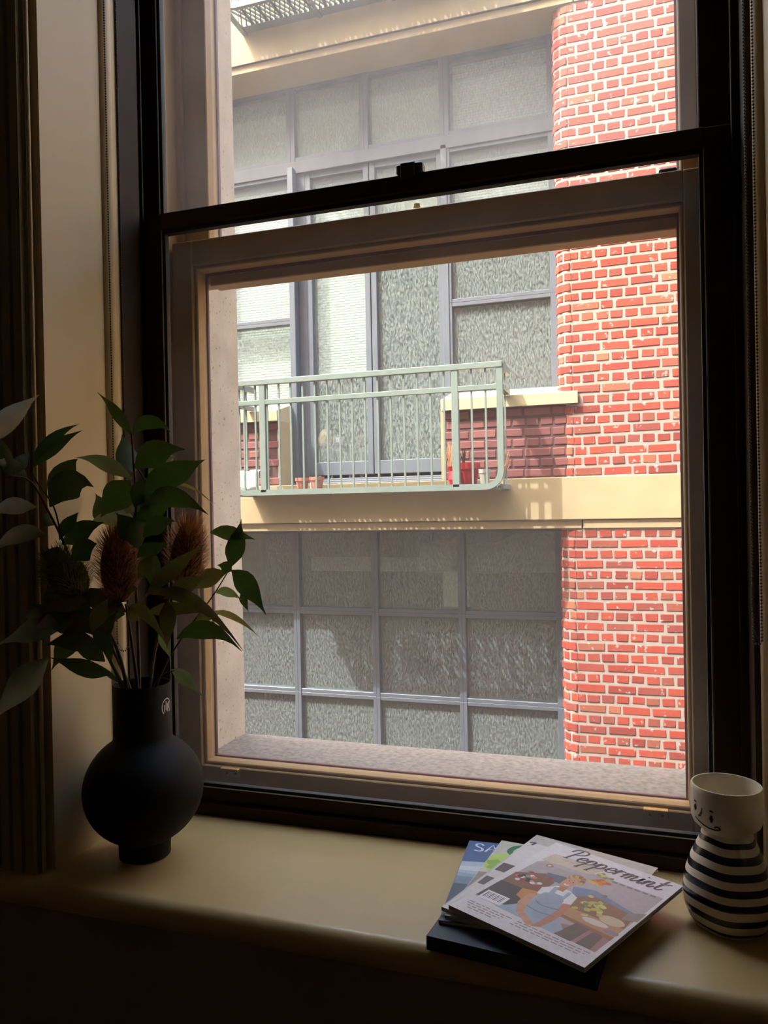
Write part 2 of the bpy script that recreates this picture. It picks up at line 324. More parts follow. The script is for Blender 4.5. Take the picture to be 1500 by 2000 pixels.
for (x0, x1, z0, z1) in ((-.897, -.889, .054, 1.127), (.081, .087, .054, 1.127), (-.897, .087, .054, .061), (-.897, .087, 1.119, 1.127)): b.box(x0, x1, 1.45, 1.483, z0, z1, .002)
b.build('glazing_moulding', T, ls2)
b = MB()
for (x0, x1, z0, z1) in ((-.890, -.885, .060, 1.12), (.077, .082, .060, 1.12), (-.890, .082, .060, .0635), (-.890, .082, 1.113, 1.12)): b.box(x0, x1, 1.484, 1.490, z0, z1)
b.build('putty_line', M['maroon'], ls2, label='maroon outside paint edge')
member('nosing', T, ls2, -.945, .138, 1.431, 1.442, .006, .018, c=.004)
box('pane', M['glass_lo'], -.892, .083, 1.468, 1.471, .058, 1.122, ls2)
us2 = MB().box(-.945, -.886, 1.497, 1.54, 1.10, WT-.05, .002).build('upper_sash', T, w2)
member('sash_stile', T, us2, .086, .142, 1.497, 1.54, 1.10, WT-.05, c=.002)
member('meeting_rail', T, us2, -.886, .086, 1.497, 1.54, 1.096, 1.150, c=.002)
member('top_rail', T, us2, -.886, .086, 1.497, 1.54, WT-.11, WT-.05, c=.002)
box('putty_line', M['maroon'], -.889, -.882, 1.539, 1.546, 1.15, WT-.1, us2); box('putty_line', M['maroon'], .082, .089, 1.539, 1.546, 1.15, WT-.1, us2)
box('pane', M['glass_up'], -.89, .09, 1.52, 1.523, 1.14, WT-.1, us2)
def sash_lift(x, z):
    b = MB().box(x-.021, x+.021, 1.4405, 1.4425, z-.010, z+.010, .0005)
    b.box(x-.021, x+.021, 1.430, 1.4405, z+.004, z+.0095, .001)
    o = b.build('sash_lift', M['brass'], ls2, label='small worn brass lift plate')
    for dx in (-.010, .011): MB().tube([(x+dx, 1.4406, z-.003), (x+dx, 1.4392, z-.003)], .0026, 8).build('screw', M['black'], o)
p = at(452, 1507, 1.442); sash_lift(p.x, p.z); p = at(1281, 1588, 1.442); sash_lift(p.x, p.z)
p = at(826, 402, 1.46)
b = MB().box(p.x-.022, p.x+.022, 1.45, 1.478, 1.180, 1.1835, .001).tube([(p.x-.012, 1.462, 1.183), (p.x-.012, 1.462, 1.194)], [.011, .008], 14)
b.build('sash_catch', M['brass'], ls2, True, label='small brass sash catch')
p = at(1305, 345, 1.46); MB().box(p.x-.016, p.x+.014, 1.446, 1.475, 1.180, 1.189, .003).build('sash_stop', M['black'], ls2)

# ------------------------------------------------------------------ building across the alley
D = 6.7; G = 7.1          # facade plane and glass plane
bd = empty('brick_building', (-1.6, D, -6), label='red brick and cream building with balconies across the alley', category='building')
XE, XS = -.50, 1.6        # left edge of the flat brick pier, and its far right end
BAND = [(.39, .83), (4.83, 5.27)]; PITCHC = .0865
# pier core (mortar face) and bullnose corner
def pier_core(z0, z1):
    r = .125; cx, cy = XE, D+.008+r
    pts = [(XS, D+.008), (XE, D+.008)]+[(cx-r*math.sin(R(a)), cy-r*math.cos(R(a))) for a in range(15, 91, 15)]+[(XE-r, G+.25), (XS, G+.25)]
    k = len(pts); b = MB(); b.add([(x, y, z) for z in (z0, z1) for x, y in pts], [tuple(range(k)), tuple(range(2*k-1, k-1, -1))]+[(i, (i+1) % k, k+(i+1) % k, k+i) for i in range(k)])
    return b.build('pier_mortar', M['mortar'], bd, True)
pier_core(-2.4, BAND[0][0]); pier_core(BAND[0][1], BAND[1][0])
# brick shapes shared between alike bricks
def brick_mesh(L, seed, rn):
    rg = random.Random(seed); bm = bmesh.new(); bmesh.ops.create_cube(bm, size=1)
    for v in bm.verts:
        v.co = Vector((v.co.x*L, v.co.y*.03, v.co.z*.0715)); 
        if v.co.y < 0: v.co += Vector((rg.uniform(-.005, .003)*(1 if v.co.x > 0 else -1), 0, rg.uniform(-.006, .002)*(1 if v.co.z > 0 else -1)))
    ed = [e for e in bm.edges if all(v.co.y < 0 for v in e.verts) or abs(e.verts[0].co.y-e.verts[1].co.y) > .02]
    bmesh.ops.bevel(bm, geom=ed, offset=.007, segments=1, affect='EDGES')
    me = bpy.data.meshes.new('brick'); bm.to_mesh(me); bm.free(); me.materials.append(M[rn]); return me
STR = [brick_mesh(.2235, i, 'brick') for i in range(6)]; HDR = [brick_mesh(.1045, 20+i, 'brick') for i in range(6)]; HALF = [brick_mesh(.066, 40+i, 'brick') for i in range(3)]
rest = MB(); slots = []
def put_rest(me, x, y, z, rz=0):
    c, s_ = math.cos(rz), math.sin(rz)
    rest.add([(x+v.co.x*c-v.co.y*s_, y+v.co.x*s_+v.co.y*c, z+v.co.z) for v in me.vertices], [list(p.vertices) for p in me.polygons])
rg = random.Random(3)
def courses(z0, z1):
    n = int(round((z1-z0)/PITCHC)); ph = (z1-z0)/n
    for i in range(n):
        z = z0+ph*(i+.5); x = XE
        stretch = i % 2 == 0
        if stretch: seq = []
        else: x2 = XE+.058; slots.append((random.choice(HALF), XE+.036, z)); x = XE+.075
        while x < XS-.12:
            L = .2375 if stretch else .1185
            if stretch and rg.random() < .06: L = .1185
            j = rg.uniform(-.004, .004)
            slots.append((rg.choice(STR if L > .2 else HDR), x+L/2+j, z)); x += L
        r = .125; cx, cy = XE, D+.008+r
        for a in ((24, 66) if stretch else (10, 46, 80)):
            me = rg.choice(HALF if not stretch else HDR)
            put_rest(me, cx-(r-.012)*math.sin(R(a)), cy-(r-.012)*math.cos(R(a)), z, -R(a))
courses(-2.4, BAND[0][0]); courses(BAND[0][1], BAND[1][0])
def seen(x, z):
    v = Vector((x, D, z))-CAM; d = v.dot(_w); px, py = 750+FPX*v.dot(_r)/d, 1000-FPX*v.dot(_u)/d
    return px < 1345 and -20 < py < 1510 and not (-.17*(px-1345)+258 < py < -.16*(px-1345)+290) and not (-.16*(px-1345)+330 < py < -.16*(px-1345)+405)
# spandrel bricks under the window sills
spans = [(-1.63, XE-.02), (-4.2, -3.26)]
for x0, x1 in spans: box('spandrel_mortar', M['mortarm'], x0, x1, D+.022, G+.2, BAND[0][1], 1.45, bd)
STRM = [brick_mesh(.227, 60+i, 'brickm') for i in range(4)]; HDRM = [brick_mesh(.107, 70+i, 'brickm') for i in range(4)]
nsp = 7; single = 0
for x0, x1 in spans:
    for i in range(nsp):
        z = BAND[0][1]+.62*(i+.5)/nsp; x = x0+(.02 if i % 2 else .0); st = i % 2 == 0
        while x < x1-.06:
            L = .2375 if st else .1185
            if x+L > x1+.01: L = .1185
            if x+L > x1+.02: break
            me = rg.choice(STRM if L > .2 else HDRM); xx = x+L/2
            if xx > -3.75: o = link('brick', me, bd); o.matrix_parent_inverse = Matrix.Translation(-bd.location); o.location = (xx, D+.031, z); single += 1
            else: put_rest(me, xx, D+.031, z)
            x += L
for me, x, z in slots:
    if single < 300 and seen(x, z):
        o = link('brick', me, bd); o.location = (x, D+.019+rg.uniform(-.002, .002), z); o.rotation_euler = (0, rg.uniform(-.012, .012), 0); single += 1
    else: put_rest(me, x, D+.019, z)
rest.build('brickwork', M['brick'], bd, kind='stuff')
# cream bands
for i, (z0, z1) in enumerate(BAND):
    box('render_band', M['beige'], -5.2, XS, D-.02, G+.3, z0+.075, z1, bd, c=.006)
    box('band_lip', M['beige'], -5.2, XE+.06, D-.005, G+.3, z0, z0+.072, bd, c=.004)
    box('band_lip', M['beige'], XE+.07, XS, D-.004, D+.3, z0, z0+.072, bd, c=.004)
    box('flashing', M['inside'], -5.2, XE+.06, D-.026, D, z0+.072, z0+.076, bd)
box('wall_above', M['beige'], -5.2, XS, D+.02, G+.3, BAND[1][1], 5.7, bd)
box('unseen_end_wall', M['beige'], -25, -5.2, D, G+3, -6, 5.7, bd); box('unseen_end_wall', M['beige'], XS, 25, D, G+3, -6, 5.7, bd)  # unseen walls stretched sideways to close the alley to low skylight
box('lower_wall', M['beige'], -5.2, XS, D, G+.3, -6, -2.4, bd)
# sandstone sills with a weathered slope
def sill(x0, x1):
    b = MB(); pr = [(D-.035, 1.452), (D-.035, 1.548), (G-.02, 1.66), (G-.02, 1.452)]
    b.add([(x, y, z) for x in (x0, x1) for y, z in pr], [(0, 1, 2, 3), (7, 6, 5, 4)]+[(i, (i+1) % 4, 4+(i+1) % 4, 4+i) for i in range(4)])
    b.build('window_sill', M['sillstone'], bd)
sill(-1.64, -.455); sill(-4.2, -3.25)
for x in (-1.645, -3.262): box('door_reveal', M['beige'], x-.012, x+.018, D+.02, G, BAND[0][1], 1.452, bd)
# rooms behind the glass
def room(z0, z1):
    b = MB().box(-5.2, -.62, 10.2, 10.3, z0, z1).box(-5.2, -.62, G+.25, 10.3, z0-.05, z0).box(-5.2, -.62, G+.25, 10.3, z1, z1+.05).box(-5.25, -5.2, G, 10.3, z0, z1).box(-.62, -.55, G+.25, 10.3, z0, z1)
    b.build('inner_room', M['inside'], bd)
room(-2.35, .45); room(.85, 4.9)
# steel framed windows: each light is a frame with its pane
def light(x0, x1, z0, z1, w=.035, y=G, dep=.07, glass='fglass', wl=None, wr=None, wb=None, wt=None):
    wl = wl or w; wr = wr or w; wb = wb or w; wt = wt or w
    b = MB().box(x0, x0+wl, y-.02, y+dep, z0, z1, .003).box(x1-wr, x1, y-.02, y+dep, z0, z1, .003).box(x0+wl, x1-wr, y-.015, y+dep, z0, z0+wb, .003).box(x0+wl, x1-wr, y-.015, y+dep, z1-wt, z1, .003)
    o = b.build('window_light', M['steel'], bd)
    box('pane', M[glass], x0+wl-.002, x1-wr+.002, y+.02, y+.026, z0+wb-.002, z1-wt+.002, o); return o
xs0 = [-4.95, -4.11, -3.275, -2.437, -1.575, -.625]; zs0 = [-2.35, -1.245, -.42, .39]
for i in range(5):
    for j in range(3): light(xs0[i], xs0[i+1], zs0[j], zs0[j+1], wr=.08 if i == 4 else None)
# balcony floor level: windows, doors, high lights
for x0, x1 in ((-4.95, -4.11), (-4.11, -3.25)):
    light(x0, x1, 1.63, 2.50); light(x0, x1, 2.50, 3.96)
light(-1.66, -.615, 1.63, 2.51, wl=.045, wr=.09); light(-1.66, -.615, 2.51, 3.96, wl=.045, wr=.09)
for x0, x1 in ((-3.10, -2.43), (-2.42, -1.69)):
    o = light(x0, x1, .93, 3.96, w=.055, wb=.13, y=G+.02)
box('door_post', M['steel'], -3.25, -3.19, G-.1, G+.09, .86, 4.0, bd, c=.004); box('door_post', M['steel'], -3.19, -3.10, G+.0, G+.09, .86, 4.0, bd, c=.004)
box('door_post', M['steel'], -1.70, -1.64, G-.03, G+.09, .86, 4.0, bd, c=.004)
for i in range(3): box('door_step', M['steel'], -3.2, -1.66, G-.22+.07*i, G-.15+.07*i, .83, .85+.022*i, bd, c=.003)
xs1 = [-4.95, -4.11, -3.24, -2.46, -1.66, -.615]
for i in range(5): light(xs1[i], xs1[i+1], 4.08, 4.84, w=.045, wr=.09 if i == 4 else None)
box('transom', M['steel'], -5.0, -.615, G-.03, G+.09, 3.96, 4.08, bd, c=.004)
# blinds behind the glass
def venetian(x0, x1, z0, z1, y, tilt=.5):
    b = MB(); n = int((z1-z0)/.026)
    for i in range(n):
        z = z0+.026*i; b.box(x0, x1, y, y+.018, z, z+.021)
    b.box(x0, x1, y-.004, y+.024, z0-.026, z0-.004); b.build('venetian_blind', M['blind'], bd)
venetian(-3.04, -2.5, 1.98, 3.9, G+.13); venetian(-4.05, -3.3, 1.70, 3.9, G+.13); venetian(-1.6, -.7, 4.1, 4.82, G+.13)
venetian(-1.6, -.7, 3.0, 3.9, G+.13)
for x0, x1 in ((-4.06, -3.29), (-3.2, -2.5), (-2.42, -1.7)): box('roller_blind', M['roller'], x0, x1, G+.12, G+.125, 4.1, 4.84, bd)
for x0, x1 in ((-2.38, -1.74),): box('roller_blind', M['roller'], x0, x1, G+.12, G+.125, 3.3, 3.92, bd)
# ducts and a white unit inside the lower room
MB().tube([(-2.3, 8.4, .02), (-1.45, 8.4, .02), (-1.25, 8.5, .12), (-.65, 8.5, .12)], .17, 16).build('air_duct', M['duct'], bd, True)
box('white_unit', M['white'], -1.98, -1.70, 8.0, 8.3, -.48, -.10, bd, c=.01); box('ceiling_beam', M['duct'], -3.9, -.65, 8.9, 9.1, -.18, -.02, bd)
# balconies
XA, XB, YFB = -3.52, -1.05, D-.40
def balcony(dz):
    z0, zt, zm = .755+dz, 1.757+dz, 1.575+dz; r = .13
    b = MB().box(XA, XB, D-.125, D-.025, z0-.012, z0+.012)
    for x in (XA+.02, -2.72, -2.0, XB-.02): b.box(x-.015, x+.015, YFB, D-.021, z0-.03, z0-.012)
    bal = b.build('balcony', M['rail'], bd)
    pts = [(XA, zt), (XA, z0+r)]+[(XA+r-r*math.cos(R(a)), z0+r-r*math.sin(R(a))) for a in range(15, 90, 15)]+[(XA+r, z0), (XB-r, z0)]+[(XB-r+r*math.sin(R(a)), z0+r-r*math.cos(R(a))) for a in range(15, 90, 15)]+[(XB, z0+r), (XB, zt)]
    MB().barxz(pts, .05, YFB-.02, YFB+.02).build('bottom_rail', M['rail'], bal)
    box('top_rail', M['rail'], XA-.025, XB+.025, YFB-.025, YFB+.025, zt-.025, zt+.025, bal, c=.004)
    box('mid_rail', M['rail'], XA, XB, YFB-.018, YFB+.018, zm-.022, zm+.022, bal, c=.003)
    for x in (XA+.31, XB-.375): box('post', M['rail'], x-.03, x+.03, YFB-.02, YFB+.025, z0, zt, bal, c=.004)
    pk = MB().box(-.0075, .0075, YFB-.0075, YFB+.0075, z0, zt-.02).mesh('picket'); pk.materials.append(M['rail'])
    n = 21
    for i in range(1, n):
        x = XA+(XB-XA)*i/n
        if min(abs(x-XA-.31), abs(x-XB+.375)) < .035: continue
        o = link('picket', pk, bal); o.location = (x, 0, 0)
    for x in (XA, XB):
        b = MB().box(x-.03, x+.03, YFB+.02, D-.02, zt-.035, zt+.022).box(x-.028, x+.028, YFB+.02, D-.02, zm-.02, zm+.02).box(x-.016, x+.016, YFB+.02, D-.02, z0-.02, z0+.02)
        for y in (YFB+.13, YFB+.26): b.box(x-.007, x+.007, y-.007, y+.007, z0, zt)
        b.build('end_panel', M['rail'], bal)
    g = MB(); y0, y1 = YFB+.02, D-.125; s_ = .045; k = .12
    def slat(xa, xb, w): g.add([(xa-w, y0, z0-.006), (xa+w, y0, z0-.006), (xb+w, y1, z0-.006), (xb-w, y1, z0-.006), (xa-w, y0, z0+.008), (xa+w, y0, z0+.008), (xb+w, y1, z0+.008), (xb-w, y1, z0+.008)], [(3, 2, 1, 0), (4, 5, 6, 7), (0, 1, 5, 4), (2, 3, 7, 6), (0, 4, 7, 3), (1, 2, 6, 5)])
    for i in range(int((XB-XA+k)/.05)+1):
        xa = XA+i*.05-k
        if XA <= xa and xa+k <= XB: slat(xa, xa+k, .0065); slat(xa+k, xa, .0065)
    for i in range(int((XB-XA)/.15)+1): slat(XA+i*.15, XA+i*.15, .012)
    g.build('floor_grating', M['rail'], bal, kind='stuff')
    return z0
ZB = balcony(0)+.012; balcony(4.45)
# things standing on the balcony
def pot(x, y, z, r, h, m, name, label, **kw):
    p_ = [(0, .002), (r*.68, 0), (r*.92, h*.72), (r*1.0, h*.74), (r*1.03, h), (r*.92, h), (r*.85, h*.72), (0, h*.7)]
    return MB().lathe([(a, c) for a, c in p_], (x, y, z), 24).build(name, m, None, True, label=label, category='plant pot', **kw)
pA = at(600, 938, 6.5); pot(pA.x, 6.39, ZB, .062, .115, M['terracotta'], 'plant_pot', 'pink terracotta pot on the balcony, nearer the cream door reveal')
pA = at(624, 938, 6.5); pot(pA.x+.02, 6.39, ZB, .066, .12, M['terracotta'], 'plant_pot', 'pink terracotta pot on the balcony, nearer the glass door')
box('folded_bag', M['white'], at(612, 930, 6.63).x-.04, at(612, 930, 6.63).x+.05, 6.64, 6.665, ZB, ZB+.12, None, c=.008, label='small white bag behind the two pink pots', category='bag')
pA = at(913, 925, 6.48); pot(pA.x, 6.52, ZB, .10, .20, M['redpot'], 'plant_pot', 'dark red plastic pot at the right end of the balcony')
pA = at(945, 928, 6.45); pot(pA.x+.01, 6.43, ZB, .05, .14, M['grey'], 'plant_pot', 'small grey pot beside the dark red pot on the balcony')
def twigs(c, n, h, sp, seed):
    b = MB(); q = random.Random(seed)
    for i in range(n):
        a = q.uniform(0, 6.28); rr = q.uniform(.2, 1)*sp; hh = h*q.uniform(.6, 1)
        b.tube([c, (c[0]+rr*.4*math.cos(a), c[1]+rr*.25*math.sin(a), c[2]+hh*.55), (c[0]+rr*math.cos(a), c[1]+rr*.6*math.sin(a), c[2]+hh)], [.006, .005, .002], 4)
    return b
pA = at(884, 930, 6.45); root = empty('dried_bouquet', (pA.x, 6.42, ZB), label='dried straw coloured bouquet wrapped in red foil on the balcony', category='dried plant')
twigs((pA.x, 6.42, ZB+.05), 26, .36, .09, 5).build('dry_stems', M['straw'], root); MB().lathe([(.02, 0), (.045, .06), (.03, .13), (.05, .17)], (pA.x+.01, 6.42, ZB), 9).build('foil_wrap', M['redcloth'], root)
pA = at(905, 900, 6.5); twigs((pA.x, 6.52, ZB+.19), 9, .16, .07, 9).build('dry_seedling', M['stem'], None, label='bare brown twigs standing in the dark red pot', category='dried plant')
twigs((XB+.03-.06, 6.55, ZB), 16, .30, .10, 15).build('dry_tuft', M['straw'], None, label='dry tuft of stalks by the right end rail of the balcony', category='dried plant')
# patterned cloth hung over a low crate at the left end
c0 = at(490, 940, 6.45); b = MB(); nx, nz = 12, 8
for j in range(nz+1):
    for i in range(nx+1):
        u, v = i/nx, j/nz; b.v.append((c0.x-.20+.30*u, 6.40+.02*math.sin(u*14)+(.14*(1-v*3) if v < .33 else 0), ZB+.012+.19*(1 if v < .33 else 1-(v-.33)/.67)+.008*math.sin(u*9)))
b.f = [[j*(nx+1)+i, j*(nx+1)+i+1, (j+1)*(nx+1)+i+1, (j+1)*(nx+1)+i] for j in range(nz) for i in range(nx)]; b.m = [0]*len(b.f)
o = b.build('draped_cloth', M['clothw'], None, 'all', label='pale patterned cloth draped at the left end of the balcony', category='cloth'); md = o.modifiers.new('t', 'SOLIDIFY'); md.thickness = .004
# inside the balcony room: table with a wicker basket
tx, ty = at(665, 875, 8.2).x, 8.2; tb = empty('side_table', (tx, ty, .85), label='pale table with thin legs seen through the left glass door', category='table')
zt_ = at(665, 868, ty).z; MB().lathe([(0, zt_-.85-.03), (.30, zt_-.85-.03), (.31, zt_-.85), (0, zt_-.85)], (tx, ty, .85), 28).build('table_top', M['wicker'], tb, True)
for a in range(4): MB().tube([(tx+.26*math.cos(R(45+90*a)), ty+.26*math.sin(R(45+90*a)), zt_-.03), (tx+.26*math.cos(R(45+90*a)), ty+.26*math.sin(R(45+90*a)), .85)], .016, 8).build('leg', M['white'], tb)
bx_ = at(638, 858, 8.15); MB().lathe([(.0, 0), (.085, .0), (.10, .06), (.07, .15), (.02, .19), (.012, .26), (0, .265)], (bx_.x, 8.15, zt_), 20).build('wicker_lamp', M['wicker'], None, True, label='small tapering wicker lamp on the table behind the door', category='lamp')
box('paper_box', M['white'], bx_.x+.13, bx_.x+.22, 8.1, 8.17, zt_, zt_+.07, None, c=.004, label='little white box on the table behind the door', category='box')

# ------------------------------------------------------------------ bead chains of the roller blinds
def chain(name, x0, x1, y, zb, zt, label):
    pts = []; s_ = .0048; rr = abs(x1-x0)/2; cx = (x0+x1)/2
    z = zt
    while z > zb+rr: pts.append((x0, y, z)); z -= s_
    k = int(math.pi*rr/s_)
    for i in range(k+1): a = math.pi+math.pi*i/k; pts.append((cx+rr*math.cos(a)*(1 if x0 < x1 else -1), y, zb+rr+rr*math.sin(a)))
    z = zb+rr
    while z < zt: pts.append((x1, y, z)); z += s_
    b = MB(); r = .0022
    for x, yy, zz in pts: b.add([(x+r, yy, zz), (x-r, yy, zz), (x, yy+r, zz), (x, yy-r, zz), (x, yy, zz+r), (x, yy, zz-r)], [(0, 2, 4), (2, 1, 4), (1, 3, 4), (3, 0, 4), (2, 0, 5), (1, 2, 5), (3, 1, 5), (0, 3, 5)])
    h = len(pts)//2
    b.tube(pts[:h:6]+[pts[h]]+pts[h+1::6], .0005, 4)
    b.build(name, M['chain'], None, 'all', label=label, category='blind chain')
p = at(213, 500, 1.19); q = at(236, 500, 1.19); chain('bead_chain', p.x, q.x, 1.19, .345, WT-.004, 'bead chain loop hanging beside the left reveal behind the leaves')
p = at(1468, 500, 1.20); q = at(1482, 500, 1.20); chain('bead_chain', p.x-.006, q.x-.004, 1.20, .395, WT-.004, 'bead chain loop hanging beside the right reveal above the striped vase')

# ------------------------------------------------------------------ black vase
VX, VY = -.828, 1.142
vp = [(0, .0), (.040, 0), (.0435, .002), (.0445, .034), (.047, .0375)]
Rb, zc = .102, .118
for a in range(-62, 60, 6): vp.append((Rb*math.cos(R(a)), zc+Rb*.95*math.sin(R(a))))
vp += [(.0505, .205), (.0495, .209), (.0485, .30), (.0475, .3015), (.0455, .30), (.0455, .21), (.060, .18), (.075, .12), (.03, .05), (0, .045)]
vs_ = empty('vase', (VX, VY, 0), label='matt black ceramic vase with a round belly and straight neck', category='vase')
MB().lathe(vp, (VX, VY, 0), 64).build('body', M['vase'], vs_, True)
# round maker's sticker curving around the neck
b = MB(); ang0 = R(2); rr = .0490; n = 20
def neck(du, dz): a = ang0+du/rr; return (VX+rr*math.cos(a), VY+rr*math.sin(a), .262+dz)
for k in range(n):
    a0, a1 = 2*math.pi*k/n, 2*math.pi*(k+1)/n
    b.add([neck(.013*math.cos(a0), .015*math.sin(a0)), neck(.013*math.cos(a1), .015*math.sin(a1)), neck(.0115*math.cos(a1), .0135*math.sin(a1)), neck(.0115*math.cos(a0), .0135*math.sin(a0))], [(0, 1, 2, 3)])
for du, z0, z1 in ((-.006, -.009, .004), (-.002, -.006, .010), (.003, -.010, .006), (.006, -.004, .008)):
    b.add([neck(du-.0009, z0), neck(du+.0009, z0), neck(du+.0009, z1), neck(du-.0009, z1)], [(0, 1, 2, 3)])
b.build('sticker', M['white'], vs_, label='small white line-drawn sticker')

# ------------------------------------------------------------------ foliage in the vase
LIM = .922
def pt(px, py, Y):
    d = at(px, py, 1.0)-CAM; y = Y
    if d.x*y < -LIM: y = LIM/abs(d.x)
    if d.x*y < -.915 and y > 1.0: y = min(y, LIM/abs(d.x))
    return CAM+d*y
def clampx(v):
    if v.y > 1.0 and v.x < -.93: v = Vector((-.93, v.y, v.z))
    return v
lrg = random.Random(11)
def leaf(parent, bx, by, tx, ty, w, Y=1.13, dy=0.0, arch=.12, roll=None, m='leaf', cpx=None, n=8, stalk=True):
    P0, P2 = pt(bx, by, Y), pt(tx, ty, Y+dy); L = (P2-P0).length
    if cpx: P1 = pt(cpx[0], cpx[1], Y+dy*.5)
    else: P1 = (P0+P2)/2+Vector((0, lrg.uniform(-.03, .02)*L*4, arch*L))
    roll = lrg.uniform(-.7, .7) if roll is None else roll
    W = w/FPX*P0.y*1.28/2
    view = ((P0+P2)/2-CAM).normalized(); vs = []
    prof = [0.06, .50, .88, 1, .92, .70, .40, .15, .0]
    for i in range(n+1):
        s_ = i/n; p = P0*(1-s_)**2+P1*2*s_*(1-s_)+P2*s_*s_; t = ((P1-P0)*(1-s_)+(P2-P1)*s_).normalized()
        a = t.cross(view).normalized(); nr = a.cross(t).normalized(); rl = roll+.5*(s_-.5)
        ww = W*prof[min(8, int(round(s_*8)))]; side = a*math.cos(rl)+nr*math.sin(rl); up = nr*math.cos(rl)-a*math.sin(rl)
        rip = .06*W*math.sin(s_*11+bx)
        vs += [clampx(p+side*ww+up*(ww*.22+rip)), clampx(p), clampx(p-side*ww+up*(ww*.22-rip))]
    fs = []
    for i in range(n): a = i*3; fs += [(a, a+1, a+4, a+3), (a+1, a+2, a+5, a+4)]
    b = MB(); b.add(vs, fs); return b.build('leaf', M[m], parent, 'all')
def stem(parent, pts, r, m='stem', Y=1.135):
    V = [pt(x, y, yy) if len(pts) and yy else None for x, y, yy in [(a if len(a) == 3 else (*a, Y)) for a in pts]]
    out = []                                             # smooth the polyline
    for i in range(len(V)-1):
        p0, p1, p2, p3 = V[max(i-1, 0)], V[i], V[i+1], V[min(i+2, len(V)-1)]
        for k in range(5):
            s_ = k/5; out.append(.5*((2*p1)+(p2-p0)*s_+(2*p0-5*p1+4*p2-p3)*s_*s_+(3*p1-p0-3*p2+p3)*s_**3))
    out.append(V[-1]); L = len(out); out = [clampx(q) for q in out]
    MB().tube(out, [r*(1-.55*i/L) for i in range(L)], 6).build('stem', M[m], parent, 'all')
def branch(label, name='leafy_branch', cat='foliage'): return empty(name, (VX, VY, .06), label=label, category=cat)
INV = (272, 1420, 1.142)
A = branch('tall upright leafy branch rising in front of the bead chain')
stem(A, [INV, (272, 1340, 1.142), (268, 1200, 1.13), (262, 1080, 1.12), (266, 980, 1.115), (262, 920, 1.11), (257, 845, 1.11)], .0035)
for d in [(257, 850, 190, 766, 22, .10), (258, 848, 336, 846, 30, .5), (262, 925, 238, 848, 44, .05), (264, 915, 362, 878, 52, .25), (290, 935, 342, 892, 30, .3, 'leafpale'), (258, 935, 148, 894, 28, .2, 'leafpale'),
          (283, 965, 402, 897, 58, .05), (262, 990, 298, 925, 40, .1), (255, 940, 196, 1012, 58, .0), (205, 1020, 186, 963, 40, .05), (288, 985, 408, 1006, 40, .3), (268, 1020, 345, 985, 46, .2), (262, 1012, 172, 1026, 38, .22, 'leafpale'), (264, 1030, 322, 1010, 30, .2), (280, 1050, 345, 1018, 34, .3), (262, 1060, 225, 1000, 46, .1), (275, 1075, 262, 1000, 34, 0), (266, 1000, 330, 960, 30, .15), (260, 1040, 205, 1062, 34, .2), (268, 1090, 330, 1062, 30, .1), (262, 1000, 215, 985, 30, .1, 'leafolive'), (270, 1130, 300, 1080, 26, .1, 'leafolive'), (268, 1150, 205, 1190, 30, .2, 'leafolive')]:
    leaf(A, *d[:5], Y=1.105+lrg.uniform(-.03, .03), dy=lrg.uniform(-.03, .03), arch=d[5], roll=lrg.uniform(-.5, .5), m=d[6] if len(d) > 6 else 'leaf')
stem(A, [(262, 905, 1.11), (285, 940, 1.11), (296, 965, 1.11)], .0018); leaf(A, 322, 948, 420, 990, 6, 1.12, arch=.3, roll=0, m='leafdry')
B_ = branch('leafy branch leaning left across the dark casing')
stem(B_, [INV, (252, 1340, 1.135), (205, 1235, 1.10), (150, 1120, 1.06), (118, 1045, 1.03), (95, 1000, 1.0), (60, 940, .96), (18, 930, .93)], .003)
for d in [(62, 910, 156, 828, 24, .18), (64, 912, 162, 840, 26, .12), (98, 990, 184, 952, 60, .55), (98, 988, 152, 897, 46, .35), (116, 1055, 154, 1000, 26, .15), (120, 1062, 202, 1020, 44, .1), (108, 1025, 78, 1008, 26, .2), (92, 1045, -20, 1085, 34, .25, 'leafolive'), (70, 990, -20, 1010, 34, .2, 'leafolive'),
          (-30, 868, 78, 770, 46, .05, 'leafolive'), (20, 935, -10, 845, 30, .1), (130, 1090, 78, 1082, 36, .1), (55, 940, -15, 905, 30, .3), (140, 1095, 190, 1062, 44, .2), (30, 925, 60, 880, 26, .1)]:
    leaf(B_, *d[:5], Y=1.03+lrg.uniform(-.03, .03), dy=lrg.uniform(-.02, .02), arch=d[5], roll=lrg.uniform(-.5, .5), m=d[6] if len(d) > 6 else 'leaf')
stem(B_, [(118, 1045, 1.03), (105, 990, 1.0), (66, 930, .98), (68, 900, .98)], .0016)
E_ = branch('low leafy branch with dark leaves drooping left of the vase neck')
stem(E_, [(258, 1420, 1.135), (240, 1345, 1.12), (205, 1270, 1.09), (170, 1215, 1.06), (115, 1180, 1.02)], .0048, 'stemg')
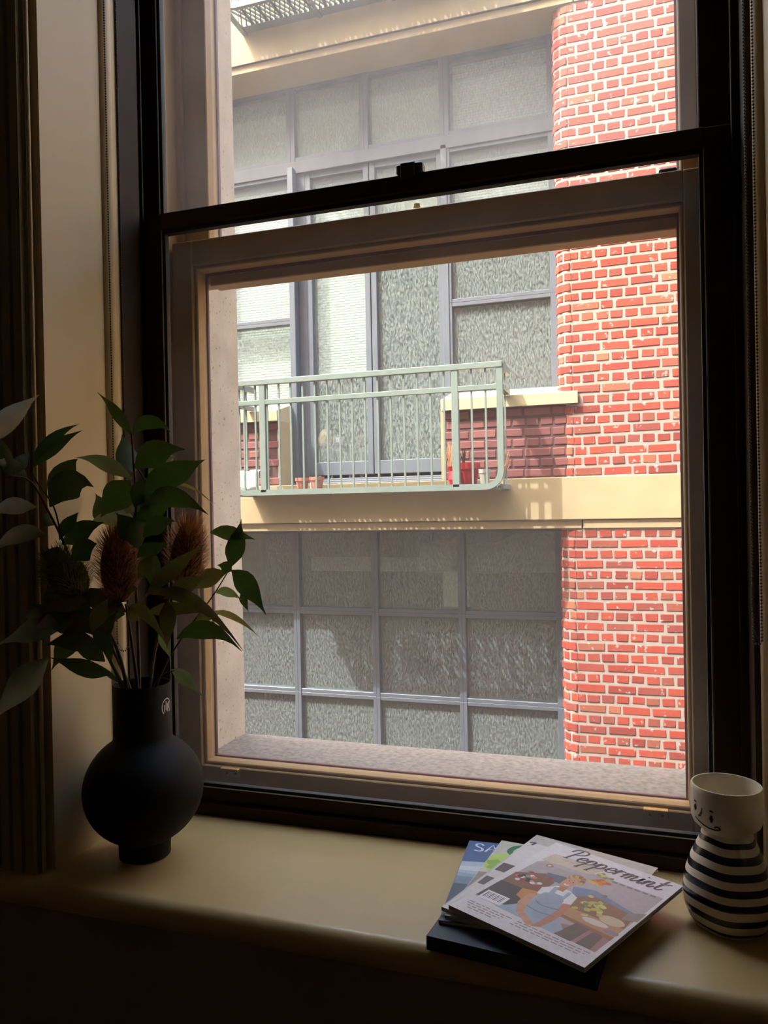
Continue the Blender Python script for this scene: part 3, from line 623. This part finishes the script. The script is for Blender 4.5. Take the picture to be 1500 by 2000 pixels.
for d in [(212, 1318, 92, 1282, 34, -.05), (205, 1292, 128, 1240, 36, .1), (165, 1245, 62, 1180, 50, .15), (125, 1225, -10, 1262, 46, .1, 'leaf'), (95, 1285, -20, 1412, 56, .0), (216, 1296, 200, 1198, 22, .05), (150, 1235, 100, 1310, 40, .1), (190, 1255, 88, 1260, 38, .12), (185, 1240, 150, 1170, 40, .0), (120, 1215, 40, 1205, 40, .2), (235, 1335, 178, 1290, 10, .1), (110, 1200, 92, 1140, 34, .1), (205, 1275, 180, 1200, 26, .1), (180, 1235, 215, 1165, 30, .1, 'leafolive'), (160, 1225, 120, 1165, 34, .1, 'leafolive'), (195, 1262, 232, 1190, 22, .1), (140, 1200, 60, 1235, 34, .15, 'leafolive'), (170, 1215, 118, 1250, 30, .1, 'leafolive')]:
    leaf(E_, *d[:5], Y=1.06+lrg.uniform(-.04, .02), dy=lrg.uniform(-.03, .02), arch=d[5], roll=lrg.uniform(-.5, .5), m=d[6] if len(d) > 6 else 'leaf')
F_ = branch('thin wiry branch of leaves reaching right in front of the stone jamb')
stem(F_, [(290, 1420, 1.145), (305, 1345, 1.15), (328, 1290, 1.16), (372, 1222, 1.17), (415, 1165, 1.18), (448, 1112, 1.18)], .0020)
for d in [(450, 1108, 472, 1012, 34, .0), (410, 1040, 500, 1054, 27, .08), (452, 1114, 520, 1202, 38, .16), (452, 1116, 424, 1104, 22, .2), (420, 1158, 472, 1172, 18, .2, 'leafpale'), (412, 1196, 508, 1246, 12, .28, 'leafdry'), (442, 1118, 352, 1158, 34, .12, 'leafolive'), (470, 1160, 486, 1196, 14, .1), (380, 1218, 430, 1200, 20, .2, 'leafolive')]:
    leaf(F_, *d[:5], Y=1.18+lrg.uniform(-.02, .02), dy=lrg.uniform(-.02, .02), arch=d[5], roll=lrg.uniform(-.25, .25), m=d[6] if len(d) > 6 else 'leaf')
stem(F_, [(372, 1222, 1.17), (395, 1205, 1.18), (415, 1194, 1.18)], .0013)
H_ = branch('drooping leafy twig with one pale leaf beside the vase neck')
stem(H_, [(285, 1420, 1.14), (298, 1345, 1.12), (318, 1318, 1.12), (340, 1310, 1.12)], .0016); leaf(H_, 334, 1308, 397, 1362, 24, 1.12, arch=.15, roll=.1, m='leafpale')
# banksia heads: core, bristles, stem and long leaves
def banksia(label, c, axis, rx, h, stem_pts, cm, bm_, tip, leaves, seed, nb=1500):
    t = empty('banksia_flower', (VX, VY, .06), label=label, category='flower'); q = random.Random(seed)
    ax = Vector(axis).normalized(); ux = ax.cross(Vector((0, 1, 0))).normalized(); uy = ax.cross(ux); c = Vector(c)
    b = MB(); vs = []; n, k = 14, 9
    for j in range(k+1):
        f = j/k; rr = rx*.62*max(.02, math.sin(math.pi*(.06+.88*f))**.55)
        for i in range(n): a = 2*math.pi*i/n; vs.append(clampx(c+ax*h*(f-.5)*.94+(ux*math.cos(a)+uy*math.sin(a))*rr))
    b.add(vs, [(j*n+i, j*n+(i+1) % n, (j+1)*n+(i+1) % n, (j+1)*n+i) for j in range(k) for i in range(n)]); b.build('flower_core', cm, t, 'all')
    b = MB(); b.mi(bm_); 
    for i in range(nb):
        f = (i+.5)/nb; a = i*2.39996; out = ux*math.cos(a)+uy*math.sin(a); rr = rx*max(.05, math.sin(math.pi*(.05+.9*f))**.5)
        p0 = c+ax*h*(f-.5)*.94+out*rr*.55; top = max(0, (f-.72)/.28)
        tipv = out*rr*q.uniform(.38, .60)+ax*h*(.09+q.uniform(-.05, .10)+.16*top*q.random()); side = (out.cross(ax)).normalized()*.0007
        p1 = p0+tipv*.6-ax*h*.015; p2 = p0+tipv+side*q.uniform(-5, 5)
        b.mi(tip if q.random() < (.25+.5*top) else bm_)
        p0, p1, p2 = clampx(p0), clampx(p1), clampx(p2)
        b.add([p0-side, p0+side, p1+side*1.1, p1-side*1.1, p2], [(0, 1, 2, 3), (3, 2, 4)])
    b.build('bristles', None, t, kind='stuff'); stem(t, stem_pts, .0042)
    for d in leaves: leaf(t, *d[:5], Y=d[7] if len(d) > 7 else 1.10, arch=d[5], m=d[6], roll=lrg.uniform(-.4, .4))
    return t
c1 = pt(230, 1112, 1.095); banksia('rusty orange banksia flower head at the middle of the bouquet', c1, (-.06, 0, 1),   .046, .118, [(265, 1420, 1.14), (268, 1345, 1.135), (258, 1260, 1.115), (246, 1180, 1.10)], M['banksiacore'], M['banksia'], M['banksiatip'],
    [(246, 1195, 130, 1160, 40, .1, 'leafolive'), (248, 1190, 330, 1268, 24, .5, 'leafolive'), (244, 1200, 165, 1215, 34, .15, 'leaf'), (246, 1190, 272, 1215, 30, .1, 'leafolive'), (240, 1185, 175, 1150, 34, .1, 'leafolive')], 1)
c2 = pt(364, 1088, 1.15); banksia('brown banksia flower head leaning toward the window', c2, (.12, 0, 1), .043, .114, [(280, 1420, 1.14), (292, 1345, 1.14), (305, 1260, 1.145), (338, 1165, 1.15)], M['banksiacore'], M['banksia'], M['banksiatip'],
    [(285, 1165, 404, 1060, 30, .05, 'leafolive', 1.09), (290, 1160, 476, 1272, 26, .35, 'leafolive', 1.09), (345, 1248, 472, 1272, 34, .4, 'leaf', 1.12), (326, 1172, 326, 1268, 30, 0, 'leafolive', 1.08), (285, 1198, 420, 1200, 26, .15, 'leafolive', 1.10), (320, 1170, 410, 1125, 34, .1, 'leafolive', 1.1), (310, 1230, 335, 1290, 20, .1, 'leafpale', 1.12), (300, 1150, 290, 1060, 30, .1, 'leaf', 1.16)], 2)
c3 = pt(132, 1125, 1.03); banksia('yellow green bristly banksia flower head at the left of the bouquet', c3, (-.55, -.1, .85), .050, .085, [(255, 1420, 1.135), (248, 1345, 1.125), (222, 1250, 1.09), (165, 1160, 1.04)], M['ygcore'], M['ygreen'], M['ygreen'],
    [(170, 1170, 75, 1200, 34, .1, 'leafolive', 1.02), (175, 1165, 120, 1215, 40, .1, 'leaf', 1.03), (165, 1150, 205, 1205, 40, .2, 'leafolive', 1.05)], 3, 900)

# ------------------------------------------------------------------ striped vase with a painted face
CX, CY = .115, 1.185
cu = empty('striped_vase', (CX, CY, 0), label='cream stoneware vase with navy stripes and a cup shaped painted face', category='vase')
def body_r(z):
    P_ = [(0, .046), (.008, .052), (.025, .0585), (.045, .0605), (.07, .057), (.095, .0485), (.118, .038), (.130, .0335), (.134, .0330)]
    for (a, ra), (b2, rb) in zip(P_, P_[1:]):
        if a <= z <= b2: s_ = (z-a)/(b2-a); return ra+(rb-ra)*s_
    return P_[-1][1]
b = MB(); n = 56; zs = [i*.134/56 for i in range(57)]
bl = [(.004, .010), (.0225, .031), (.0425, .0515), (.0625, .0715), (.082, .0905), (.1005, .109), (.1185, .1275)]
vs = [(CX+body_r(z)*math.cos(2*math.pi*i/n), CY+body_r(z)*math.sin(2*math.pi*i/n), z) for z in zs for i in range(n)]
wob = [.0012*math.sin(2*math.pi*i/n*2)+.0008*math.sin(2*math.pi*i/n*5+1) for i in range(n)]
b.v = [(x, y, max(0, z+(wob[k % n] if .002 < z < .128 else 0))) for k, (x, y, z) in enumerate(vs)]
for j in range(56):
    zm = (zs[j]+zs[j+1])/2; b.mi(M['cupblue'] if any(a <= zm <= c for a, c in bl) else M['cupwhite'])
    for i in range(n): b.f.append([j*n+i, j*n+(i+1) % n, (j+1)*n+(i+1) % n, (j+1)*n+i]); b.m.append(b.k)
b.build('striped_body', None, cu, 'all')
bowl = [(.033, .133), (.037, .137), (.0445, .144), (.0475, .152), (.048, .165), (.0475, .190), (.0475, .1955), (.0465, .1975), (.0445, .1975), (.0435, .194), (.043, .165), (.040, .152), (.03, .145), (0, .144)]
MB().lathe(bowl, (CX, CY, 0), 64).build('cup_head', M['cupwhite'], cu, True)
camang = math.atan2(CAM.y-CY, CAM.x-CX)
def onbowl(deg, z, off=.0006):
    P_ = sorted([(c, a) for a, c in bowl[:6]]); r = .0475
    for (a, ra), (b2, rb) in zip(P_, P_[1:]):
        if a <= z <= b2: r = ra+(rb-ra)*(z-a)/(b2-a); break
    a = camang+R(deg); return Vector((CX+(r+off)*math.cos(a), CY+(r+off)*math.sin(a), z))
def stroke(name, pts, w):
    b = MB(); L = len(pts); V = [onbowl(*q) for q in pts]; W = w if isinstance(w, (list, tuple)) else [w]*L; vs = []
    for i in range(L):
        t = (V[min(i+1, L-1)]-V[max(i-1, 0)]).normalized(); nr = Vector((V[i].x-CX, V[i].y-CY, 0)).normalized(); s_ = t.cross(nr)*W[i]/2; vs += [V[i]+s_, V[i]-s_]
    b.add(vs, [(2*i, 2*i+1, 2*i+3, 2*i+2) for i in range(L-1)]); b.build(name, M['cupblue'], cu)
E1, E2, NS = -57, -24, -46
stroke('painted_eye', [(E1, .1735), (E1, .169), (E1, .1645)], [.002, .0052, .002]); stroke('painted_eye', [(E2, .1665), (E2, .161), (E2, .1560)], [.002, .0062, .002])
stroke('painted_brow', [(E1-3, .1775), (E1+3, .1770)], .0022); stroke('painted_brow', [(E2-3, .1718), (E2+3, .1715)], .0022)
stroke('painted_nose', [(NS+5, .1725), (NS+4, .166), (NS+1, .1610), (NS-3, .1590)], [.0018, .003, .0036, .0022])
stroke('painted_mouth', [(-58, .1555), (-50, .1525), (-40, .1490), (-31, .1468), (-22, .1462), (-14, .1470), (-10, .1490), (-12, .1512), (-17, .1515), (-20, .1500), (-18, .1487)], [.0012, .0018, .002, .002, .0022, .0024, .0026, .0026, .0022, .0018, .0014])

# ------------------------------------------------------------------ magazines (flat print as thin coloured shapes on each cover)
_pm = {}
def ink(c):
    if c not in _pm: _pm[c] = mat('ink_%02x%02x%02x' % c, c, .38, .06, 120)
    return _pm[c]
M['pages'] = mat('page_edges', (206, 200, 190), .8, .2, 300, stretch=(1, 1, 30)); M['cover_and_page_shade'] = mat('navy_cover_and_page_shade', (38, 42, 54), .45, .08, 20)
class Mag:
    """a magazine or book lying flat: origin at the top left corner of the cover, u to the right, v down the page"""
    def __init__(s, name, label, tl, ang, W, L, z0, th, cover, pages='pages', curl=0.0, cat='magazine', back=None):
        s.W, s.L, s.z1, s.curl = W, L, z0+th, curl
        s.o = Vector((tl[0], tl[1], 0)); s.ux = Vector((math.cos(ang), math.sin(ang), 0)); s.vx = Vector((math.sin(ang), -math.cos(ang), 0))
        ce = s.P(.5, .5); s.e = empty(name, (ce.x, ce.y, z0), label=label, category=cat)
        b = MB(); g = 8
        def slab(n, m, za, zb, inset=0.0, rl=0):
            b = MB(); vs = []
            for v in range(g+1):
                for u in range(g+1):
                    uu = inset/W+(1-2*inset/W)*u/g; vv = inset/L+(1-2*inset/L)*v/g
                    p = s.P(uu, vv); vs.append((p.x, p.y, za+s.c(uu, vv)))
            k = (g+1)**2; vs += [(x, y, z+zb-za) for x, y, z in vs]; q = lambda u, v, t=0: v*(g+1)+u+t*k
            fs = [(q(u, v), q(u+1, v), q(u+1, v+1), q(u, v+1)) for u in range(g) for v in range(g)]+[(q(u, v+1, 1), q(u+1, v+1, 1), q(u+1, v, 1), q(u, v, 1)) for u in range(g) for v in range(g)]
            for i in range(g): fs += [(q(i, 0, 1), q(i+1, 0, 1), q(i+1, 0), q(i, 0)), (q(i, g), q(i+1, g), q(i+1, g, 1), q(i, g, 1)), (q(0, i), q(0, i+1), q(0, i+1, 1), q(0, i, 1)), (q(g, i, 1), q(g, i+1, 1), q(g, i+1), q(g, i))]
            b.add(vs, fs); return b.build(n, m, s.e, True)
        ct = min(.0009, th*.18)
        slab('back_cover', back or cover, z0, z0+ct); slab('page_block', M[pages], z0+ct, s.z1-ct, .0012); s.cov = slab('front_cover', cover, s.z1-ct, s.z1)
        bx = MB().box(0, .0015, 0, 1, 0, 1); vs = []
        for v in (0, 1):
            for u in (-.004, .002):
                for z in (z0, s.z1): p = s.P(u, v); vs.append((p.x, p.y, z+s.c(0, v)))
        MB().add(vs, [(0, 2, 3, 1), (4, 5, 7, 6), (0, 1, 5, 4), (2, 6, 7, 3), (0, 4, 6, 2), (1, 3, 7, 5)]).build('spine', back or cover, s.e)
        s.lay = 0; s.pr = {}
    def c(s, u, v): return -s.curl*max(0, v-.45)**2*(.5+.5*u)
    def P(s, u, v): return s.o+s.ux*(u*s.W)+s.vx*(v*s.L)
    def poly(s, pts, col, name='cover_print'):
        s.lay += 1; b = s.pr.setdefault(name, MB()); b.mi(ink(col)); vs = []
        # cut long shapes so that the print follows the cover's curl
        out = []
        for i, (u, v) in enumerate(pts):
            u2, v2 = pts[(i+1) % len(pts)]; k = max(1, int(max(abs(u2-u), abs(v2-v))/.12))
            out += [(u+(u2-u)*j/k, v+(v2-v)*j/k) for j in range(k)]
        for u, v in out: p = s.P(u, v); vs.append((p.x, p.y, s.z1+s.c(u, v)+.00003+.0000006*s.lay))
        b.add(vs, [tuple(range(len(vs)))])
    def rect(s, u0, v0, u1, v1, col, **k): s.poly([(u0, v0), (u1, v0), (u1, v1), (u0, v1)], col, **k)
    def blob(s, u, v, ru, rv, col, n=14, seed=0, j=.0, a=0, **k):
        q = random.Random(seed); pts = []
        for i in range(n):
            t = 2*math.pi*i/n; f = 1+q.uniform(-j, j); x, y = ru*f*math.cos(t), rv*f*math.sin(t); pts.append((u+x*math.cos(a)-y*math.sin(a), v+x*math.sin(a)+y*math.cos(a)))
        s.poly(pts, col, **k)
    def line(s, pts, w, col, smooth=True, name='lettering'):
        s.lay += 1; b = s.pr.setdefault(name, MB()); b.mi(ink(col)); V = [Vector((u*s.W, v*s.L, 0)) for u, v in pts]
        if smooth and len(V) > 2:
            o = []
            for i in range(len(V)-1):
                p0, p1, p2, p3 = V[max(i-1, 0)], V[i], V[i+1], V[min(i+2, len(V)-1)]
                for k in range(4): t = k/4; o.append(.5*((2*p1)+(p2-p0)*t+(2*p0-5*p1+4*p2-p3)*t*t+(3*p1-p0-3*p2+p3)*t**3))
            V = o+[V[-1]]
        L = len(V); vs = []; ww = w
        for i in range(L):
            t = (V[min(i+1, L-1)]-V[max(i-1, 0)]).normalized(); n = Vector((-t.y, t.x, 0)); wd = ww*(.72+.45*abs(t.y))/2
            for sg in (1, -1): q = V[i]+n*wd*sg; u, v = q.x/s.W, q.y/s.L; p = s.P(u, v); vs.append((p.x, p.y, s.z1+s.c(u, v)+.00006+.0000006*s.lay))
        b.add(vs, [(2*i, 2*i+1, 2*i+3, 2*i+2) for i in range(L-1)])
    def done(s):
        for n, b in s.pr.items(): b.build(n, None, s.cov, kind='stuff')
def ang2(a, b): return math.atan2(b[1]-a[1], b[0]-a[0])
# bottom: thick dark book
bk = Mag('hardback_book', 'thick dark navy book at the bottom of the magazine stack', (-.250, 1.236), R(-7), .225, .238, 0, .019, M['cover_and_page_shade'], 'cover_and_page_shade', cat='book'); bk.done()  # page edges coloured dark like the cover, for their backlit shade
# blue magazine
bl_ = Mag('magazine', 'blue ocean cover magazine second from the bottom of the stack', (-.281, 1.293), R(2.5), .20, .262, .019, .006, ink((74, 98, 138)))
bl_.rect(0, 0, 1, .30, (70, 96, 142)); bl_.poly([(0, .30), (.5, .26), (1, .32), (1, .46), (0, .46)], (176, 188, 200)); bl_.poly([(0, .36), (.4, .33), (1, .38), (1, .42), (0, .41)], (208, 212, 214)); bl_.rect(0, .46, 1, .58, (120, 136, 152)); bl_.rect(0, .58, 1, 1, (70, 86, 106)); bl_.poly([(0, .44), (.5, .47), (1, .45), (1, .49), (0, .49)], (150, 166, 182))
w = (214, 222, 230)
bl_.line([(0.130, .055), (0.108, .035), (0.075, .04), (0.070, .065), (0.097, .085), (0.125, .10), (0.130, .125), (0.103, .14), (0.064, .13)], .0035, w); bl_.line([(0.158, .14), (0.207, .035), (0.257, .14)], .0035, w, False); bl_.line([(0.179, .105), (0.235, .105)], .003, w, False); bl_.line([(0.284, .035), (0.284, .14), (0.339, .14)], .0035, w, False); bl_.done()
# garden magazine
gr = Mag('magazine', 'pale green and white magazine with a large green initial in mid stack', (-.226, 1.297), R(-8), .20, .262, .025, .005, ink((206, 200, 190)))
gr.rect(0, .0, 1, .2, (198, 192, 180)); gr.blob(.16, .30, .17, .13, (178, 204, 96), seed=2, j=.25); gr.blob(.10, .34, .09, .06, (140, 176, 70), seed=5, j=.3); gr.blob(.24, .25, .07, .05, (196, 214, 120), seed=6, j=.3); gr.poly([(.0, .46), (.30, .42), (.30, .60), (.0, .72)], (152, 138, 130)); gr.poly([(.05, .55), (.22, .5), (.2, .62), (.05, .70)], (116, 100, 94)); gr.line([(.0, .8), (.3, .72)], .004, (228, 222, 214), False)
gr.line([(.36, .055), (.28, .02), (.16, .05), (.12, .13), (.19, .185), (.30, .17), (.33, .12), (.25, .12)], .009, (38, 112, 66)); gr.line([(.32, .02), (.46, .06), (.62, .03)], .003, (70, 66, 60)); gr.done()
# white magazine with dark squares
wm = Mag('magazine', 'white magazine with two dark squares just under the top one', (-.170, 1.322), R(-20), .205, .292, .030, .0055, ink((216, 208, 202)))
wm.rect(0, 0, 1, .11, (196, 184, 172)); wm.line([(.02, .12), (.06, .10), (.05, .14)], .004, (70, 60, 66)); wm.rect(.02, .42, .17, .52, (92, 80, 82)); wm.rect(.02, .60, .17, .695, (92, 80, 82)); wm.rect(.07, .90, .25, .97, (178, 164, 164)); wm.done()
# the magazine on top
tl = (-.134, 1.286)
pp = Mag('magazine', 'white magazine on top of the stack with a cook in overalls on the cover', tl, R(-27), .213, .273, .0355, .0065, ink((224, 216, 214)), curl=0.0)
INK = (84, 78, 84)
ph = [(.07, .285), (.15, .20), (.98, .20), (.965, .865), (.04, .83)]
pp.poly(ph, (186, 174, 174)); pp.poly([(.10, .135), (.52, .115), (.45, .225), (.07, .25)], (206, 190, 168))
pp.poly([(.07, .285), (.44, .26), (.44, .44), (.06, .44)], (176, 166, 164)); pp.poly([(.05, .47), (.26, .36), (.34, .44), (.34, .66), (.05, .80)], (134, 92, 70))
pp.poly([(.045, .60), (.28, .60), (.33, .80), (.04, .82)], (66, 62, 62)); pp.poly([(.22, .36), (.40, .33), (.42, .42), (.25, .43)], (98, 112, 124))
for i in range(26):
    q = random.Random(i); pp.blob(.07+.22*q.random(), .40+.14*q.random(), .02, .014, q.choice([(176, 58, 58), (226, 218, 214), (52, 50, 52), (150, 140, 140), (210, 120, 110)]), n=7)
pp.poly([(.46, .40), (.60, .36), (.99, .45), (.97, .52), (.52, .50)], (120, 140, 168)); pp.poly([(.50, .50), (.66, .42), (.95, .46), (.97, .60), (.55, .62)], (150, 108, 78))
pp.poly([(.52, .80), (.97, .66), (.965, .865), (.55, .85)], (172, 126, 124)); pp.poly([(.54, .60), (.97, .60), (.97, .70), (.56, .68)], (196, 148, 104)); pp.poly([(.56, .68), (.97, .70), (.97, .735), (.56, .705)], (160, 110, 76))
pp.poly([(.72, .70), (.82, .71), (.80, .865), (.68, .86)], (108, 92, 86)); pp.poly([(.85, .72), (.92, .725), (.93, .862), (.83, .862)], (104, 88, 84))
pp.blob(.87, .575, .085, .04, (216, 194, 158)); pp.blob(.80, .64, .09, .025, (226, 210, 196)); pp.blob(.93, .67, .05, .022, (170, 140, 150)); pp.poly([(.90, .45), (.99, .40), (.99, .50), (.90, .53)], (150, 142, 130))
for i in range(30):
    q = random.Random(50+i); pp.blob(.69+q.gauss(0, .045), .50+q.gauss(0, .05), .022, .016, q.choice([(120, 142, 90), (196, 188, 92), (150, 160, 104), (214, 204, 120)]), n=7, seed=i, j=.3)
for i in range(16):
    q = random.Random(90+i); pp.blob(.56+q.gauss(0, .03), .262+q.gauss(0, .02), .022, .015, q.choice([(222, 140, 48), (232, 178, 70), (206, 104, 44)]), n=7)
for i in range(12):
    q = random.Random(130+i); pp.blob(.545+q.gauss(0, .035), .19+q.gauss(0, .015), .02, .013, q.choice([(168, 170, 96), (206, 196, 130), (140, 150, 84)]), n=7)
# figure: seated cook in a white shirt and pale blue overalls
skin, skin2 = (212, 152, 124), (196, 132, 104)
pp.poly([(.25, .82), (.36, .70), (.60, .72), (.70, .80), (.68, .862), (.22, .845)], (164, 176, 190)); pp.poly([(.31, .52), (.38, .455), (.47, .455), (.56, .49), (.58, .58), (.52, .60), (.50, .57), (.36, .58), (.33, .60)], (230, 226, 226))
pp.poly([(.36, .56), (.40, .53), (.48, .53), (.52, .57), (.57, .72), (.60, .80), (.36, .79), (.36, .70)], (156, 170, 184)); pp.poly([(.37, .47), (.40, .46), (.42, .55), (.39, .56)], (160, 174, 188)); pp.poly([(.48, .47), (.505, .475), (.51, .56), (.485, .56)], (160, 174, 188))
pp.line([(.38, .66), (.45, .68), (.56, .66)], .003, (120, 134, 150), name='cover_print'); pp.line([(.37, .73), (.46, .745), (.58, .73)], .003, (124, 138, 152), name='cover_print')
pp.poly([(.22, .60), (.32, .575), (.34, .62), (.30, .70), (.24, .68)], (206, 138, 78))
pp.poly([(.29, .62), (.335, .60), (.36, .70), (.40, .79), (.52, .85), (.56, .868), (.50, .885), (.36, .815), (.30, .73)], skin); pp.poly([(.53, .59), (.58, .575), (.605, .66), (.60, .78), (.58, .86), (.53, .88), (.54, .80), (.55, .68)], skin2)
pp.poly([(.395, .44), (.445, .43), (.45, .49), (.40, .49)], skin2); pp.blob(.415, .372, .047, .072, skin, a=.25)
for i in range(26):
    q = random.Random(200+i); t = R(190+i*7.2); pp.blob(.425+.052*math.cos(t)+q.gauss(0, .006), .345+.058*math.sin(t)+q.gauss(0, .006), .019, .016, q.choice([(178, 132, 84), (150, 104, 64), (206, 166, 112)]), n=7)
pp.line([(.395, .405), (.412, .416), (.432, .408)], .0022, (250, 240, 236), name='cover_print'); pp.blob(.398, .362, .006, .005, (90, 60, 48)); pp.blob(.432, .366, .006, .005, (90, 60, 48)); pp.blob(.415, .385, .005, .008, skin2)
# barcode, stamp and small print lines
pp.rect(.065, .735, .245, .83, (232, 228, 226))
for i in range(11): pp.rect(.082+.0135*i, .748, .082+.0135*i+(.004 if i % 3 else .007), .808, (50, 46, 50))
pp.blob(.175, .285, .028, .022, (176, 118, 96)); pp.blob(.175, .285, .013, .010, (222, 200, 190))
for r_, (u0, v0, u1) in enumerate(((.06, .885, .40), (.44, .885, .95), (.06, .905, .36), (.44, .905, .93), (.08, .925, .34), (.42, .925, .90), (.10, .945, .30))):
    u = u0; q = random.Random(300+r_)
    while u < u1: wl = q.uniform(.02, .06); pp.rect(u, v0, min(u+wl, u1), v0+.008, (168, 146, 146)); u += wl+.012
for i in range(5): pp.rect(.20+.05*i, .168-.004*i, .24+.05*i, .176-.004*i, (182, 160, 138))
for i in range(6): pp.rect(.62+.055*i, .205, .66+.055*i, .222, (142, 134, 132))
# the masthead, drawn stroke by stroke
GL = {'P': (1.25, [[(.42, -.05), (.50, .9), (.62, 1.95)], [(-.05, 1.30), (.05, 1.78), (.55, 2.08), (1.15, 1.95), (1.22, 1.45), (.85, 1.05), (.52, 1.0)], [(.2, -.05), (.62, -.02)]]),
      'e': (.82, [[(.08, .45), (.45, .55), (.66, .80), (.48, 1.02), (.18, .80), (.12, .35), (.38, .02), (.85, .30)]]),
      'p': (.95, [[(.0, .45), (.22, 1.0), (.16, .2), (.02, -.85)], [(.16, .55), (.42, .98), (.70, .82), (.66, .30), (.40, .02), (.15, .12)], [(.66, .30), (.98, .42)], [(-.15, -.85), (.22, -.82)]]),
      'r': (.75, [[(.0, .45), (.22, 1.08), (.20, .55), (.15, .0)], [(.2, .62), (.42, .98), (.68, .95)]]),
      'm': (1.35, [[(.0, .45), (.2, 1.0), (.12, .0)], [(.14, .5), (.42, 1.0), (.56, .85), (.48, .0)], [(.50, .5), (.80, 1.0), (.96, .85), (.90, .20), (1.08, .02), (1.38, .4)]]),
      'i': (.48, [[(.02, .4), (.2, 1.0), (.16, .25), (.30, .0), (.5, .35)], [(.24, 1.38), (.30, 1.5)]]),
      'n': (.95, [[(.0, .4), (.2, 1.0), (.12, .0)], [(.14, .5), (.46, 1.0), (.62, .82), (.54, .2), (.70, .0), (.96, .4)]]),
      't': (.7, [[(.32, 1.85), (.24, .8), (.24, .2), (.45, .0), (.75, .35)], [(-.05, 1.15), (.35, 1.20), (.85, 1.42)]])}
tot = sum(GL[c][0] for c in 'Peppermint'); k = .755/tot; x = .155; ks = k*pp.W/pp.L*1.05
for ch in 'Peppermint':
    adv, strokes = GL[ch]
    for st in strokes: pp.line([(x+(a+.22*h)*k, .137-h*ks) for a, h in st], .0034, INK)
    x += adv*k
pp.done()
